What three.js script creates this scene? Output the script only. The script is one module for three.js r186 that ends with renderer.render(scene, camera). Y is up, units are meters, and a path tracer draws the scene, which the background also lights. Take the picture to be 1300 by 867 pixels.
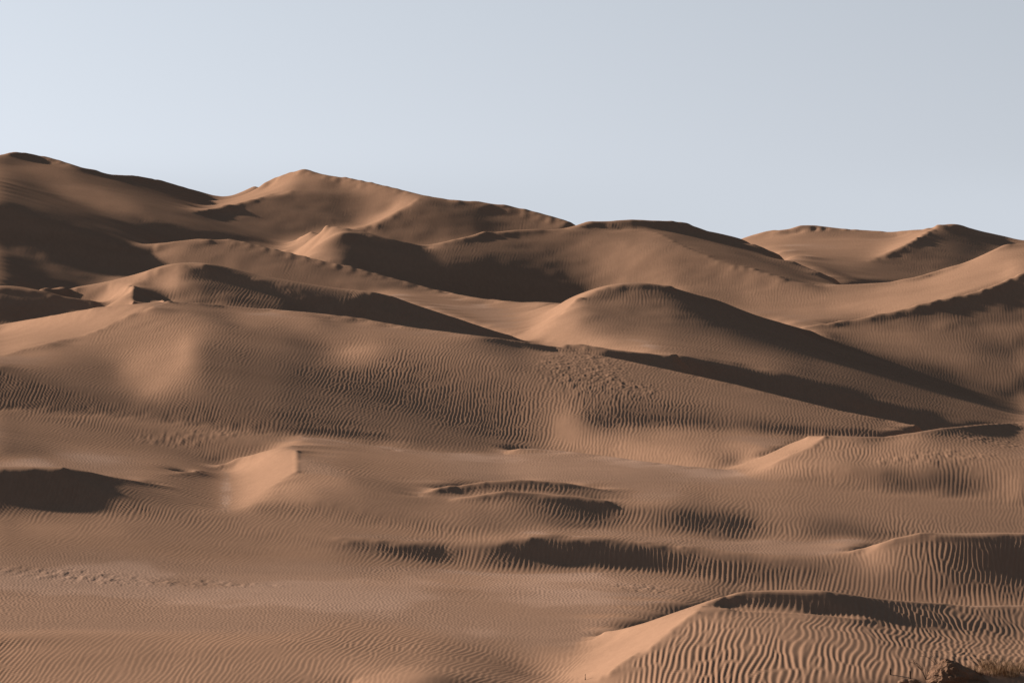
import * as THREE from 'three';

// ------------------------------------------------------------------ camera, sky, sun, exposure
const W = 1300, H = 867, F = 3686, EYE = 9.3, HORIZON = 230;           // photograph pixels; eye height in metres
const PITCH = Math.atan((H / 2 - HORIZON) / F);
const scene = new THREE.Scene();
const camera = new THREE.PerspectiveCamera(2 * Math.atan(H / 2 / F) * 180 / Math.PI, W / H, 1, 6000);
camera.position.set(0, EYE, 0);
camera.rotation.x = -PITCH;

const renderer = new THREE.WebGLRenderer({ antialias: true });
renderer.toneMapping = THREE.LinearToneMapping;
renderer.toneMappingExposure = 2.5;
renderer.shadowMap.enabled = true;

const SUN_EL = 17 * Math.PI / 180, SUN_AZ = 60 * Math.PI / 180;        // azimuth: degrees to the left of the view direction
const sunDir = new THREE.Vector3(-Math.sin(SUN_AZ) * Math.cos(SUN_EL), Math.sin(SUN_EL), -Math.cos(SUN_AZ) * Math.cos(SUN_EL));
const sun = new THREE.DirectionalLight(new THREE.Color().setRGB(1.0, 0.93, 0.83), 5);
sun.position.copy(sunDir).multiplyScalar(400).add(new THREE.Vector3(0, 0, -130));
sun.target.position.set(0, 0, -130);
sun.castShadow = true;
sun.shadow.mapSize.set(4096, 4096);
Object.assign(sun.shadow.camera, { left: -160, right: 160, top: 160, bottom: -160, near: 1, far: 900 });
sun.shadow.radius = 2.5;
scene.add(sun, sun.target);

{ // clear, dusty desert sky: pale at the horizon, deeper overhead, brighter towards the sun
  const w = 512, h = 256, d = new Float32Array(w * h * 4), v = new THREE.Vector3();
  for (let j = 0; j < h; j++) for (let i = 0; i < w; i++) {
    const el = ((j + 0.5) / h - 0.5) * Math.PI, az = ((i + 0.5) / w - 0.5) * 2 * Math.PI;
    v.set(Math.cos(el) * Math.cos(az), Math.sin(el), Math.cos(el) * Math.sin(az));
    const g = Math.acos(Math.min(1, Math.max(-1, v.dot(sunDir)))) * 180 / Math.PI;
    const s = el < 0 ? 0.60 : 0.455 + 0.83 * Math.exp(-((g / 50) ** 2));   // below the horizon the haze of the sky in view goes on
    const e = Math.exp(-Math.max(0, el) * 180 / Math.PI / 28);
    const o = (j * w + i) * 4;
    d[o] = s * (0.004 + 0.402 * e); d[o + 1] = s * (0.048 + 0.388 * e); d[o + 2] = s * (0.098 + 0.382 * e); d[o + 3] = 1;
  }
  const t = new THREE.DataTexture(d, w, h, THREE.RGBAFormat, THREE.FloatType);
  t.mapping = THREE.EquirectangularReflectionMapping;
  t.magFilter = t.minFilter = THREE.LinearFilter;
  t.wrapS = THREE.RepeatWrapping;
  t.needsUpdate = true;
  scene.background = t;
  scene.environment = t;
}

// ------------------------------------------------------------------ noise
function rng(seed) { let s = seed >>> 0; return () => { s = (s + 0x6D2B79F5) | 0; let t = Math.imul(s ^ (s >>> 15), 1 | s); t = (t + Math.imul(t ^ (t >>> 7), 61 | t)) ^ t; return ((t ^ (t >>> 14)) >>> 0) / 4294967296; }; }
function hash(i, j, k) { let n = Math.imul(i, 374761393) + Math.imul(j, 668265263) + Math.imul(k, 2147483647 - 59); n = Math.imul(n ^ (n >>> 13), 1274126177); return ((n ^ (n >>> 16)) >>> 0) / 4294967296; }
function vnoise(x, y, k = 0) {                                          // smooth value noise, -1..1
  const i = Math.floor(x), j = Math.floor(y), fx = x - i, fy = y - j, u = fx * fx * (3 - 2 * fx), v = fy * fy * (3 - 2 * fy);
  const a = hash(i, j, k), b = hash(i + 1, j, k), c = hash(i, j + 1, k), d = hash(i + 1, j + 1, k);
  return 2 * (a + (b - a) * u + (c - a) * v + (a - b - c + d) * u * v) - 1;
}
const fbm = (x, y, k, n = 4) => { let s = 0, a = 0.5; for (let o = 0; o < n; o++) { s += a * vnoise(x, y, k + o * 7); x = x * 2.03 + 11.3; y = y * 2.03 + 5.7; a *= 0.5; } return s; };
const smooth = (a, b, x) => { const t = Math.min(1, Math.max(0, (x - a) / (b - a))); return t * t * (3 - 2 * t); };

// ------------------------------------------------------------------ the lie of the land
// Survey points: bearing and elevation as a surveyor at the camera would sight them (u, v) and the distance in metres.
// Each becomes a point of the ground at its real place; a smooth sheet of sand is stretched over all of them, free to fold along the sharp crests.
const cP = Math.cos(PITCH), sP = Math.sin(PITCH);
function ground(u, v, D) { const cx = (u - W / 2) / F, cy = (H / 2 - v) / F, zf = cP + cy * sP; return [cx / zf, EYE + D * (cy * cP - sP) / zf]; }
// the visible ground, row by row: [v, step in u, distances in metres from u = 0 on ...] (0 = sky)
const SIGHTED = [
  [195, 15, 0, 193.6, 0, 0, 0, 0, 0, 0, 0, 0, 0, 0, 0, 0, 0, 0, 0, 0, 0, 0, 0, 0, 0, 0, 0, 0, 0, 0, 0, 0, 0, 0, 0, 0, 0, 0, 0, 0, 0, 0, 0, 0, 0, 0, 0, 0, 0, 0, 0, 0, 0, 0, 0, 0, 0, 0, 0, 0, 0, 0, 0, 0, 0, 0, 0, 0, 0, 0, 0, 0, 0, 0, 0, 0, 0, 0, 0, 0, 0, 0, 0, 0, 0, 0, 0, 0, 0],
  [200, 15, 191.6, 192.3, 193.0, 193.7, 0, 0, 0, 0, 0, 0, 0, 0, 0, 0, 0, 0, 0, 0, 0, 0, 0, 0, 0, 0, 0, 0, 0, 0, 0, 0, 0, 0, 0, 0, 0, 0, 0, 0, 0, 0, 0, 0, 0, 0, 0, 0, 0, 0, 0, 0, 0, 0, 0, 0, 0, 0, 0, 0, 0, 0, 0, 0, 0, 0, 0, 0, 0, 0, 0, 0, 0, 0, 0, 0, 0, 0, 0, 0, 0, 0, 0, 0, 0, 0, 0, 0, 0],
  [205, 15, 190.2, 191.0, 191.7, 192.5, 193.3, 0, 0, 0, 0, 0, 0, 0, 0, 0, 0, 0, 0, 0, 0, 0, 0, 0, 0, 0, 0, 0, 0, 0, 0, 0, 0, 0, 0, 0, 0, 0, 0, 0, 0, 0, 0, 0, 0, 0, 0, 0, 0, 0, 0, 0, 0, 0, 0, 0, 0, 0, 0, 0, 0, 0, 0, 0, 0, 0, 0, 0, 0, 0, 0, 0, 0, 0, 0, 0, 0, 0, 0, 0, 0, 0, 0, 0, 0, 0, 0, 0, 0],
  [210, 15, 188.7, 189.6, 190.3, 190.9, 191.5, 192.2, 0, 0, 0, 0, 0, 0, 0, 0, 0, 0, 0, 0, 0, 0, 0, 0, 0, 0, 0, 0, 0, 0, 0, 0, 0, 0, 0, 0, 0, 0, 0, 0, 0, 0, 0, 0, 0, 0, 0, 0, 0, 0, 0, 0, 0, 0, 0, 0, 0, 0, 0, 0, 0, 0, 0, 0, 0, 0, 0, 0, 0, 0, 0, 0, 0, 0, 0, 0, 0, 0, 0, 0, 0, 0, 0, 0, 0, 0, 0, 0, 0],
  [215, 15, 186.8, 187.7, 188.6, 189.2, 189.7, 190.3, 191.1, 192.5, 0, 0, 0, 0, 0, 0, 0, 0, 0, 0, 0, 0, 0, 0, 0, 0, 0, 0, 0, 0, 0, 0, 0, 0, 0, 0, 0, 0, 0, 0, 0, 0, 0, 0, 0, 0, 0, 0, 0, 0, 0, 0, 0, 0, 0, 0, 0, 0, 0, 0, 0, 0, 0, 0, 0, 0, 0, 0, 0, 0, 0, 0, 0, 0, 0, 0, 0, 0, 0, 0, 0, 0, 0, 0, 0, 0, 0, 0, 0],
  [220, 15, 184.4, 185.7, 186.7, 187.5, 188.1, 188.6, 189.2, 190.5, 191.9, 0, 0, 0, 0, 0, 0, 0, 0, 0, 0, 0, 0, 0, 0, 0, 0, 193.1, 192.4, 0, 0, 0, 0, 0, 0, 0, 0, 0, 0, 0, 0, 0, 0, 0, 0, 0, 0, 0, 0, 0, 0, 0, 0, 0, 0, 0, 0, 0, 0, 0, 0, 0, 0, 0, 0, 0, 0, 0, 0, 0, 0, 0, 0, 0, 0, 0, 0, 0, 0, 0, 0, 0, 0, 0, 0, 0, 0, 0, 0],
  [225, 15, 181.5, 183.4, 184.8, 185.9, 186.5, 187.0, 187.5, 188.5, 189.9, 191.4, 193.2, 195.2, 0, 0, 0, 0, 0, 0, 0, 0, 0, 0, 0, 0, 194.5, 192.4, 191.8, 191.4, 0, 0, 0, 0, 0, 0, 0, 0, 0, 0, 0, 0, 0, 0, 0, 0, 0, 0, 0, 0, 0, 0, 0, 0, 0, 0, 0, 0, 0, 0, 0, 0, 0, 0, 0, 0, 0, 0, 0, 0, 0, 0, 0, 0, 0, 0, 0, 0, 0, 0, 0, 0, 0, 0, 0, 0, 0, 0, 0],
  [230, 15, 176.6, 180.6, 182.7, 184.1, 185.0, 185.6, 186.0, 186.7, 187.8, 189.2, 190.8, 192.8, 195.0, 197.5, 0, 0, 0, 0, 0, 0, 0, 0, 0, 196.8, 192.9, 191.4, 191.0, 190.7, 190.6, 190.5, 0, 0, 0, 0, 0, 0, 0, 0, 0, 0, 0, 0, 0, 0, 0, 0, 0, 0, 0, 0, 0, 0, 0, 0, 0, 0, 0, 0, 0, 0, 0, 0, 0, 0, 0, 0, 0, 0, 0, 0, 0, 0, 0, 0, 0, 0, 0, 0, 0, 0, 0, 0, 0, 0, 0, 0, 0],
  [235, 15, 173.2, 176.5, 180.0, 182.2, 183.4, 184.1, 184.6, 185.1, 185.9, 187.1, 188.6, 190.4, 192.5, 194.8, 197.4, 0, 0, 0, 0, 0, 0, 0, 0, 194.1, 191.2, 190.1, 190.1, 189.9, 189.9, 189.9, 189.5, 188.9, 0, 0, 0, 0, 0, 0, 0, 0, 0, 0, 0, 0, 0, 0, 0, 0, 0, 0, 0, 0, 0, 0, 0, 0, 0, 0, 0, 0, 0, 0, 0, 0, 0, 0, 0, 0, 0, 0, 0, 0, 0, 0, 0, 0, 0, 0, 0, 0, 0, 0, 0, 0, 0, 0, 0],
  [240, 15, 170.4, 173.1, 176.2, 179.6, 181.6, 182.5, 183.0, 183.5, 184.1, 184.9, 186.4, 188.1, 190.0, 192.2, 194.7, 197.4, 0, 0, 0, 0, 0, 0, 195.8, 192.0, 189.6, 189.1, 189.1, 189.0, 189.1, 189.1, 188.9, 188.4, 187.9, 187.4, 0, 0, 0, 0, 0, 0, 0, 0, 0, 0, 0, 0, 0, 0, 0, 0, 0, 0, 0, 0, 0, 0, 0, 0, 0, 0, 0, 0, 0, 0, 0, 0, 0, 0, 0, 0, 0, 0, 0, 0, 0, 0, 0, 0, 0, 0, 0, 0, 0, 0, 0, 0, 0],
  [245, 15, 168.0, 170.1, 172.7, 175.8, 178.9, 180.8, 181.4, 181.9, 182.5, 183.0, 184.1, 185.6, 187.5, 189.6, 191.9, 194.5, 197.4, 0, 0, 0, 0, 196.1, 192.3, 189.7, 188.3, 188.3, 188.2, 188.2, 188.2, 188.2, 188.2, 187.9, 187.4, 186.9, 186.6, 0, 0, 0, 0, 0, 0, 0, 0, 0, 0, 0, 0, 0, 0, 0, 0, 0, 0, 0, 0, 0, 0, 0, 0, 0, 0, 0, 0, 0, 0, 0, 0, 0, 0, 0, 0, 0, 0, 0, 0, 0, 0, 0, 0, 0, 0, 0, 0, 0, 0, 0, 0],
  [250, 15, 166.0, 167.6, 169.7, 172.3, 175.3, 178.6, 179.8, 180.3, 180.8, 181.3, 182.0, 183.1, 184.9, 187.0, 189.2, 191.6, 194.4, 197.4, 200.6, 0, 195.7, 191.3, 187.5, 187.7, 187.8, 187.8, 187.7, 187.6, 187.6, 187.6, 187.5, 187.3, 186.9, 186.4, 185.8, 185.1, 0, 0, 0, 0, 0, 0, 0, 0, 0, 0, 0, 0, 0, 0, 0, 0, 0, 0, 0, 0, 0, 0, 0, 0, 0, 0, 0, 0, 0, 0, 0, 0, 0, 0, 0, 0, 0, 0, 0, 0, 0, 0, 0, 0, 0, 0, 0, 0, 0, 0, 0],
  [255, 15, 164.5, 165.6, 167.2, 169.3, 171.9, 174.9, 177.8, 178.8, 179.3, 179.7, 180.2, 180.9, 182.3, 184.2, 186.4, 188.7, 191.4, 194.3, 197.4, 194.4, 190.5, 186.8, 187.0, 187.0, 187.1, 187.2, 187.2, 187.2, 187.1, 187.1, 187.0, 186.8, 186.4, 185.9, 185.1, 183.9, 184.0, 184.2, 184.4, 0, 0, 0, 0, 0, 0, 0, 0, 0, 0, 0, 0, 0, 0, 0, 0, 0, 0, 0, 0, 0, 0, 0, 0, 0, 0, 0, 0, 0, 0, 0, 0, 0, 0, 0, 0, 0, 0, 0, 0, 0, 0, 0, 0, 0, 0, 0, 0],
  [260, 15, 163.8, 164.2, 165.2, 166.8, 168.8, 171.4, 174.3, 177.1, 177.9, 178.2, 178.6, 179.1, 180.0, 181.6, 183.5, 185.7, 188.2, 191.2, 193.6, 189.7, 186.3, 186.3, 186.3, 186.3, 186.4, 186.5, 186.6, 186.6, 186.6, 186.6, 186.5, 186.3, 185.9, 185.5, 184.4, 183.4, 183.4, 183.5, 183.7, 183.8, 183.9, 0, 0, 0, 0, 0, 0, 0, 0, 0, 0, 0, 0, 0, 0, 0, 0, 0, 0, 0, 0, 0, 0, 0, 0, 0, 0, 0, 0, 0, 0, 0, 0, 0, 0, 0, 0, 0, 0, 0, 0, 0, 0, 0, 0, 0, 0],
  [265, 15, 163.4, 163.5, 164.0, 164.9, 166.4, 168.6, 171.1, 173.9, 176.4, 176.9, 177.3, 177.6, 178.2, 179.4, 180.9, 182.8, 185.0, 188.0, 187.8, 185.7, 185.8, 185.7, 185.7, 185.7, 185.7, 185.8, 186.0, 186.0, 186.1, 186.1, 186.0, 185.8, 185.4, 185.0, 183.1, 182.9, 182.8, 182.8, 183.0, 183.2, 183.3, 183.4, 183.5, 183.4, 0, 0, 0, 0, 0, 0, 0, 0, 0, 0, 0, 0, 0, 0, 0, 0, 0, 0, 0, 0, 0, 0, 0, 0, 0, 0, 0, 0, 0, 0, 0, 0, 0, 0, 0, 0, 0, 0, 0, 0, 0, 0, 0],
  [270, 15, 163.0, 163.1, 163.3, 163.7, 164.6, 166.2, 168.3, 170.7, 173.5, 175.7, 176.1, 176.4, 176.8, 177.6, 178.8, 180.2, 182.1, 183.6, 185.0, 185.2, 185.3, 185.2, 185.2, 185.1, 185.1, 185.1, 185.2, 185.4, 185.5, 185.6, 185.5, 185.3, 184.9, 183.6, 182.6, 182.4, 182.4, 182.3, 182.3, 182.4, 182.7, 182.9, 183.0, 183.0, 182.9, 0, 0, 0, 0, 0, 0, 0, 0, 0, 0, 0, 0, 0, 0, 0, 0, 0, 0, 0, 0, 0, 0, 0, 0, 0, 0, 0, 0, 0, 0, 0, 0, 0, 0, 0, 0, 0, 0, 0, 0, 0, 0],
  [275, 15, 162.5, 162.7, 162.8, 163.0, 163.5, 164.4, 166.0, 168.1, 170.6, 173.0, 175.1, 175.5, 175.8, 176.2, 177.0, 178.2, 179.8, 181.7, 183.6, 184.3, 184.6, 184.7, 184.7, 184.7, 184.6, 184.5, 184.5, 184.6, 184.8, 185.0, 185.1, 184.8, 184.0, 182.2, 182.1, 182.0, 181.9, 181.8, 181.8, 181.9, 182.0, 182.3, 182.5, 182.5, 182.5, 182.4, 0, 0, 0, 0, 0, 0, 0, 0, 0, 0, 0, 0, 0, 0, 0, 0, 0, 0, 0, 0, 0, 0, 0, 0, 0, 0, 0, 0, 0, 0, 0, 0, 0, 0, 0, 0, 0, 0, 0, 0, 0],
  [280, 15, 162.1, 162.3, 162.4, 162.5, 162.7, 163.2, 164.2, 165.9, 168.1, 170.5, 172.8, 174.6, 175.1, 175.2, 175.7, 176.4, 177.6, 179.3, 181.4, 183.0, 183.7, 184.1, 184.2, 184.2, 184.1, 184.1, 184.0, 184.0, 184.0, 184.2, 184.4, 184.1, 182.7, 181.7, 181.6, 181.5, 181.4, 181.4, 181.3, 181.3, 181.4, 181.6, 181.8, 181.9, 181.9, 181.9, 181.8, 181.6, 0, 0, 0, 0, 0, 0, 0, 0, 0, 0, 0, 0, 0, 0, 0, 0, 0, 0, 0, 0, 0, 0, 0, 0, 0, 0, 0, 0, 0, 0, 0, 0, 0, 0, 0, 0, 0, 0, 0],
  [285, 15, 161.7, 161.8, 162.0, 162.1, 162.3, 162.5, 163.0, 164.0, 165.8, 168.0, 170.5, 172.8, 174.2, 174.7, 174.8, 175.2, 175.9, 177.1, 178.8, 180.9, 182.3, 183.1, 183.5, 183.6, 183.7, 183.6, 183.5, 183.5, 183.5, 183.5, 183.5, 183.1, 181.3, 181.2, 181.1, 181.1, 181.0, 180.9, 180.9, 180.9, 180.9, 181.0, 181.2, 181.4, 181.4, 181.3, 181.3, 181.1, 181.0, 170.5, 169.8, 170.1, 170.0, 170.0, 170.0, 170.1, 170.3, 171.0, 171.7, 0, 0, 0, 0, 0, 0, 0, 0, 0, 0, 0, 0, 0, 0, 0, 0, 0, 0, 0, 0, 0, 0, 0, 0, 0, 0, 0, 0],
  [290, 15, 161.3, 161.4, 161.6, 161.7, 161.8, 162.0, 162.2, 162.7, 163.8, 165.6, 168.0, 170.6, 172.8, 174.0, 174.4, 174.5, 174.8, 175.5, 176.7, 178.4, 180.4, 181.7, 182.5, 182.9, 183.1, 183.1, 183.1, 183.0, 165.9, 167.3, 181.2, 180.9, 180.8, 180.8, 180.7, 180.6, 180.5, 180.5, 180.4, 180.4, 180.4, 180.5, 180.6, 180.7, 180.8, 180.8, 180.7, 180.6, 180.5, 168.5, 169.4, 169.6, 169.6, 169.6, 169.6, 169.6, 169.9, 170.3, 170.9, 0, 0, 0, 0, 0, 0, 0, 0, 0, 0, 0, 0, 0, 0, 0, 0, 0, 0, 0, 0, 196.8, 197.3, 198.1, 0, 0, 0, 0, 0],
  [295, 15, 160.9, 161.0, 161.2, 161.3, 161.4, 161.6, 161.7, 162.0, 162.5, 163.7, 165.5, 168.1, 170.8, 172.9, 173.8, 174.0, 174.2, 174.4, 175.1, 176.3, 177.9, 179.8, 181.0, 181.9, 182.4, 182.6, 182.6, 168.8, 165.5, 163.9, 165.3, 180.5, 180.3, 180.3, 180.2, 180.1, 180.0, 180.0, 179.9, 179.9, 179.9, 180.0, 180.1, 167.9, 167.9, 167.8, 167.8, 167.7, 167.5, 167.5, 167.7, 167.9, 168.1, 168.3, 168.5, 168.4, 168.7, 169.3, 170.1, 170.8, 0, 0, 0, 0, 0, 0, 201.3, 200.6, 200.5, 200.4, 200.4, 200.4, 200.4, 200.5, 200.6, 0, 0, 199.8, 196.6, 195.5, 196.2, 196.9, 197.7, 198.4, 0, 0, 0],
  [300, 15, 160.5, 160.6, 160.8, 160.9, 161.0, 161.2, 161.3, 161.5, 161.7, 162.3, 163.5, 165.5, 168.3, 171.1, 173.0, 173.6, 173.7, 173.9, 174.2, 175.0, 176.0, 177.4, 179.2, 180.4, 181.3, 181.7, 175.8, 168.0, 164.7, 163.5, 163.9, 164.5, 179.8, 179.7, 179.7, 179.6, 179.6, 179.5, 179.4, 179.4, 167.0, 167.2, 167.3, 167.3, 167.4, 167.4, 167.3, 167.2, 167.1, 167.0, 166.9, 166.8, 166.8, 166.8, 166.9, 166.9, 166.8, 167.6, 168.6, 169.5, 170.6, 172.0, 0, 0, 201.5, 200.6, 199.8, 199.1, 198.9, 198.8, 198.7, 198.7, 198.6, 198.5, 198.5, 198.4, 198.2, 196.7, 193.5, 194.0, 194.9, 195.7, 196.5, 197.2, 197.9, 0, 0],
  [305, 15, 160.1, 160.2, 160.3, 160.5, 160.6, 160.8, 160.9, 161.1, 161.3, 161.5, 162.1, 163.3, 165.6, 168.8, 172.0, 173.1, 173.3, 161.1, 161.3, 174.0, 174.8, 175.9, 177.1, 178.6, 179.6, 179.5, 173.2, 166.2, 163.2, 163.1, 163.4, 163.8, 164.1, 164.4, 179.2, 179.1, 179.1, 179.0, 178.8, 166.1, 166.3, 166.5, 166.6, 166.7, 166.8, 166.8, 166.8, 166.7, 166.6, 166.5, 166.3, 166.1, 165.9, 165.7, 165.6, 165.4, 165.4, 165.5, 166.8, 167.9, 168.9, 170.2, 171.9, 173.9, 199.6, 198.8, 198.0, 197.5, 197.3, 197.2, 197.0, 196.9, 196.8, 196.7, 196.6, 196.2, 195.4, 192.9, 192.2, 192.7, 193.5, 194.4, 195.2, 196.1, 196.8, 197.5, 197.8],
  [310, 15, 159.6, 159.8, 159.9, 160.0, 160.2, 160.3, 160.5, 160.7, 160.9, 161.0, 161.3, 161.9, 163.2, 166.2, 161.5, 161.1, 160.8, 160.7, 160.6, 160.5, 160.4, 160.3, 175.2, 176.6, 177.5, 176.6, 169.9, 163.4, 162.7, 162.7, 162.8, 163.2, 163.5, 163.8, 164.1, 178.6, 178.5, 178.4, 165.3, 165.4, 165.6, 165.8, 166.0, 166.1, 166.2, 166.3, 166.3, 166.3, 166.2, 166.1, 165.8, 165.6, 165.3, 164.9, 164.7, 164.4, 164.2, 164.2, 164.8, 165.8, 167.0, 168.2, 169.7, 171.5, 197.4, 196.5, 195.8, 195.5, 195.3, 195.2, 195.2, 195.1, 195.0, 194.8, 194.7, 194.1, 192.2, 190.3, 190.9, 191.4, 192.1, 192.9, 193.9, 194.8, 195.6, 196.4, 161.4],
  [315, 15, 158.9, 159.3, 159.4, 159.5, 159.7, 159.9, 160.1, 160.2, 160.4, 160.6, 160.8, 161.0, 161.4, 161.5, 161.1, 160.7, 160.4, 160.3, 160.1, 160.0, 159.9, 159.8, 159.7, 173.8, 174.4, 172.6, 166.2, 162.6, 162.1, 162.2, 162.3, 162.6, 162.9, 163.2, 163.5, 163.9, 164.3, 164.4, 164.5, 164.7, 164.9, 165.1, 165.3, 165.5, 165.7, 165.8, 165.8, 165.8, 165.8, 165.6, 165.4, 165.1, 164.8, 164.4, 164.0, 163.7, 163.4, 163.3, 163.2, 163.8, 164.9, 166.0, 167.4, 169.1, 171.1, 193.7, 192.9, 192.8, 192.8, 192.9, 193.0, 193.0, 192.9, 192.8, 192.7, 191.9, 189.4, 189.5, 189.9, 190.2, 190.8, 191.5, 192.4, 193.4, 194.3, 160.1, 159.8],
  [320, 15, 157.8, 158.6, 158.9, 159.1, 159.2, 159.5, 159.7, 159.8, 160.0, 160.2, 160.4, 160.6, 160.9, 161.1, 160.7, 160.3, 160.0, 159.8, 159.7, 159.5, 159.4, 159.3, 159.2, 159.2, 169.9, 168.2, 163.4, 161.6, 161.2, 161.4, 161.9, 162.1, 162.3, 162.6, 162.9, 163.2, 163.5, 163.7, 163.8, 164.0, 164.2, 164.4, 164.6, 164.8, 165.0, 165.2, 165.3, 165.4, 165.3, 165.2, 165.0, 164.7, 164.4, 164.0, 163.5, 163.1, 162.8, 162.6, 162.4, 162.3, 163.0, 164.0, 165.1, 166.6, 168.5, 170.6, 189.3, 189.2, 189.8, 190.2, 190.5, 190.7, 190.8, 190.8, 190.6, 189.8, 188.9, 188.9, 189.0, 189.3, 189.7, 190.2, 191.0, 191.9, 192.9, 158.7, 158.1],
  [325, 15, 156.3, 157.5, 158.2, 158.6, 158.7, 158.9, 159.3, 159.4, 159.6, 159.7, 159.9, 160.1, 160.4, 160.4, 160.1, 159.8, 159.6, 159.4, 159.2, 159.1, 158.9, 158.8, 158.8, 158.7, 158.7, 158.6, 161.6, 160.6, 160.3, 160.5, 161.2, 161.6, 161.9, 162.1, 162.3, 162.6, 162.9, 163.1, 163.2, 163.3, 163.5, 163.7, 164.0, 164.2, 164.4, 164.6, 164.8, 164.9, 164.9, 164.8, 164.6, 164.3, 163.9, 163.5, 163.1, 162.6, 162.3, 162.0, 161.8, 161.6, 161.5, 162.2, 163.1, 164.4, 165.9, 167.9, 170.2, 185.3, 186.3, 187.2, 187.8, 188.3, 188.6, 188.8, 188.6, 188.1, 188.3, 188.3, 188.4, 188.5, 188.7, 189.1, 189.7, 190.5, 158.1, 157.2, 156.4],
  [330, 15, 154.6, 156.3, 157.3, 157.9, 158.2, 158.5, 158.8, 159.0, 159.2, 159.3, 159.5, 159.7, 159.9, 159.9, 159.7, 159.4, 159.2, 159.0, 158.8, 158.7, 158.5, 158.4, 158.3, 158.2, 158.2, 158.2, 158.1, 159.9, 159.5, 159.6, 160.3, 161.0, 161.4, 161.6, 161.8, 162.1, 162.3, 162.5, 162.6, 162.8, 162.9, 163.1, 163.4, 163.6, 163.8, 164.0, 164.2, 164.3, 164.4, 164.3, 164.2, 163.9, 163.5, 163.1, 162.6, 162.2, 161.8, 161.5, 161.3, 161.1, 160.9, 160.9, 161.4, 162.4, 163.6, 165.2, 167.2, 181.5, 182.7, 184.0, 185.1, 185.9, 186.5, 186.9, 186.8, 187.2, 187.5, 187.7, 187.8, 187.9, 188.0, 188.2, 188.6, 158.0, 156.8, 155.8, 154.7],
  [335, 15, 152.6, 154.7, 156.2, 157.1, 157.6, 157.9, 158.2, 158.5, 158.7, 158.9, 159.0, 159.2, 159.4, 159.5, 159.3, 159.0, 158.8, 158.6, 158.5, 158.3, 158.1, 158.0, 157.9, 157.8, 157.7, 157.7, 157.6, 157.6, 157.6, 159.0, 159.5, 160.4, 160.8, 161.1, 161.4, 161.6, 161.8, 162.0, 162.1, 162.2, 162.4, 162.6, 162.8, 163.0, 163.3, 163.5, 163.6, 163.8, 163.9, 163.9, 163.8, 163.5, 163.1, 162.7, 162.2, 161.8, 161.4, 161.1, 160.9, 160.7, 160.5, 160.2, 160.1, 160.7, 161.6, 162.9, 164.5, 166.6, 179.3, 180.8, 182.3, 183.5, 184.3, 185.0, 185.5, 186.1, 186.6, 186.9, 187.1, 187.2, 187.3, 187.5, 157.9, 156.7, 155.5, 154.5, 153.1],
  [340, 15, 150.3, 152.8, 154.7, 156.0, 156.8, 157.2, 157.6, 157.9, 158.3, 158.5, 158.6, 158.8, 159.0, 159.1, 158.9, 126.7, 126.5, 126.6, 158.0, 157.9, 157.7, 157.6, 157.4, 157.3, 157.2, 157.2, 157.1, 157.1, 157.1, 157.1, 158.7, 159.8, 160.3, 160.6, 160.9, 161.1, 161.3, 161.5, 161.6, 161.8, 161.9, 162.1, 162.3, 162.5, 162.7, 162.9, 163.1, 163.3, 163.4, 163.4, 163.3, 163.1, 162.7, 162.3, 161.8, 161.4, 161.0, 160.6, 160.4, 160.2, 160.0, 159.8, 159.5, 159.4, 159.9, 160.8, 162.1, 163.9, 166.0, 177.7, 179.5, 181.0, 182.2, 183.0, 183.9, 184.7, 185.3, 185.9, 186.3, 186.5, 186.7, 157.9, 156.6, 155.4, 154.3, 153.2, 151.7],
  [345, 15, 147.8, 150.7, 152.9, 154.6, 155.8, 156.4, 156.9, 157.3, 157.6, 157.9, 158.1, 158.3, 158.5, 127.3, 126.8, 126.4, 126.2, 126.3, 126.4, 157.4, 157.3, 157.2, 157.1, 156.9, 156.8, 156.7, 156.6, 156.6, 156.6, 156.6, 156.6, 156.6, 159.6, 160.1, 160.4, 160.6, 160.8, 161.0, 161.2, 161.3, 161.5, 161.6, 161.8, 162.0, 162.2, 162.4, 162.6, 162.7, 162.9, 162.9, 162.8, 162.6, 162.2, 161.8, 161.4, 161.0, 160.5, 160.2, 159.9, 159.8, 159.6, 159.4, 159.1, 158.9, 158.7, 159.1, 160.0, 161.4, 163.3, 165.6, 176.8, 178.5, 179.9, 181.0, 182.1, 183.0, 183.9, 184.6, 185.2, 185.6, 157.7, 156.4, 155.1, 154.0, 153.0, 152.1, 150.7],
  [350, 15, 145.1, 148.2, 150.9, 153.0, 154.6, 155.5, 156.1, 156.5, 156.9, 157.2, 157.3, 157.5, 157.6, 127.0, 126.5, 126.0, 125.9, 125.9, 126.0, 126.1, 156.8, 156.7, 156.6, 156.5, 156.4, 156.3, 156.2, 156.1, 156.1, 156.1, 156.1, 156.1, 156.1, 159.5, 159.9, 160.2, 160.4, 160.6, 160.7, 160.9, 161.0, 161.2, 161.4, 161.6, 161.7, 161.9, 162.1, 162.2, 162.4, 162.4, 162.4, 162.1, 161.8, 161.4, 161.0, 160.5, 160.1, 159.7, 159.5, 159.3, 159.1, 159.0, 158.7, 158.5, 158.2, 158.0, 158.3, 159.3, 160.8, 162.8, 174.4, 176.0, 177.5, 178.9, 180.1, 181.1, 182.1, 183.0, 183.8, 157.4, 156.1, 154.8, 153.6, 152.6, 151.7, 150.8, 149.4],
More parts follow.
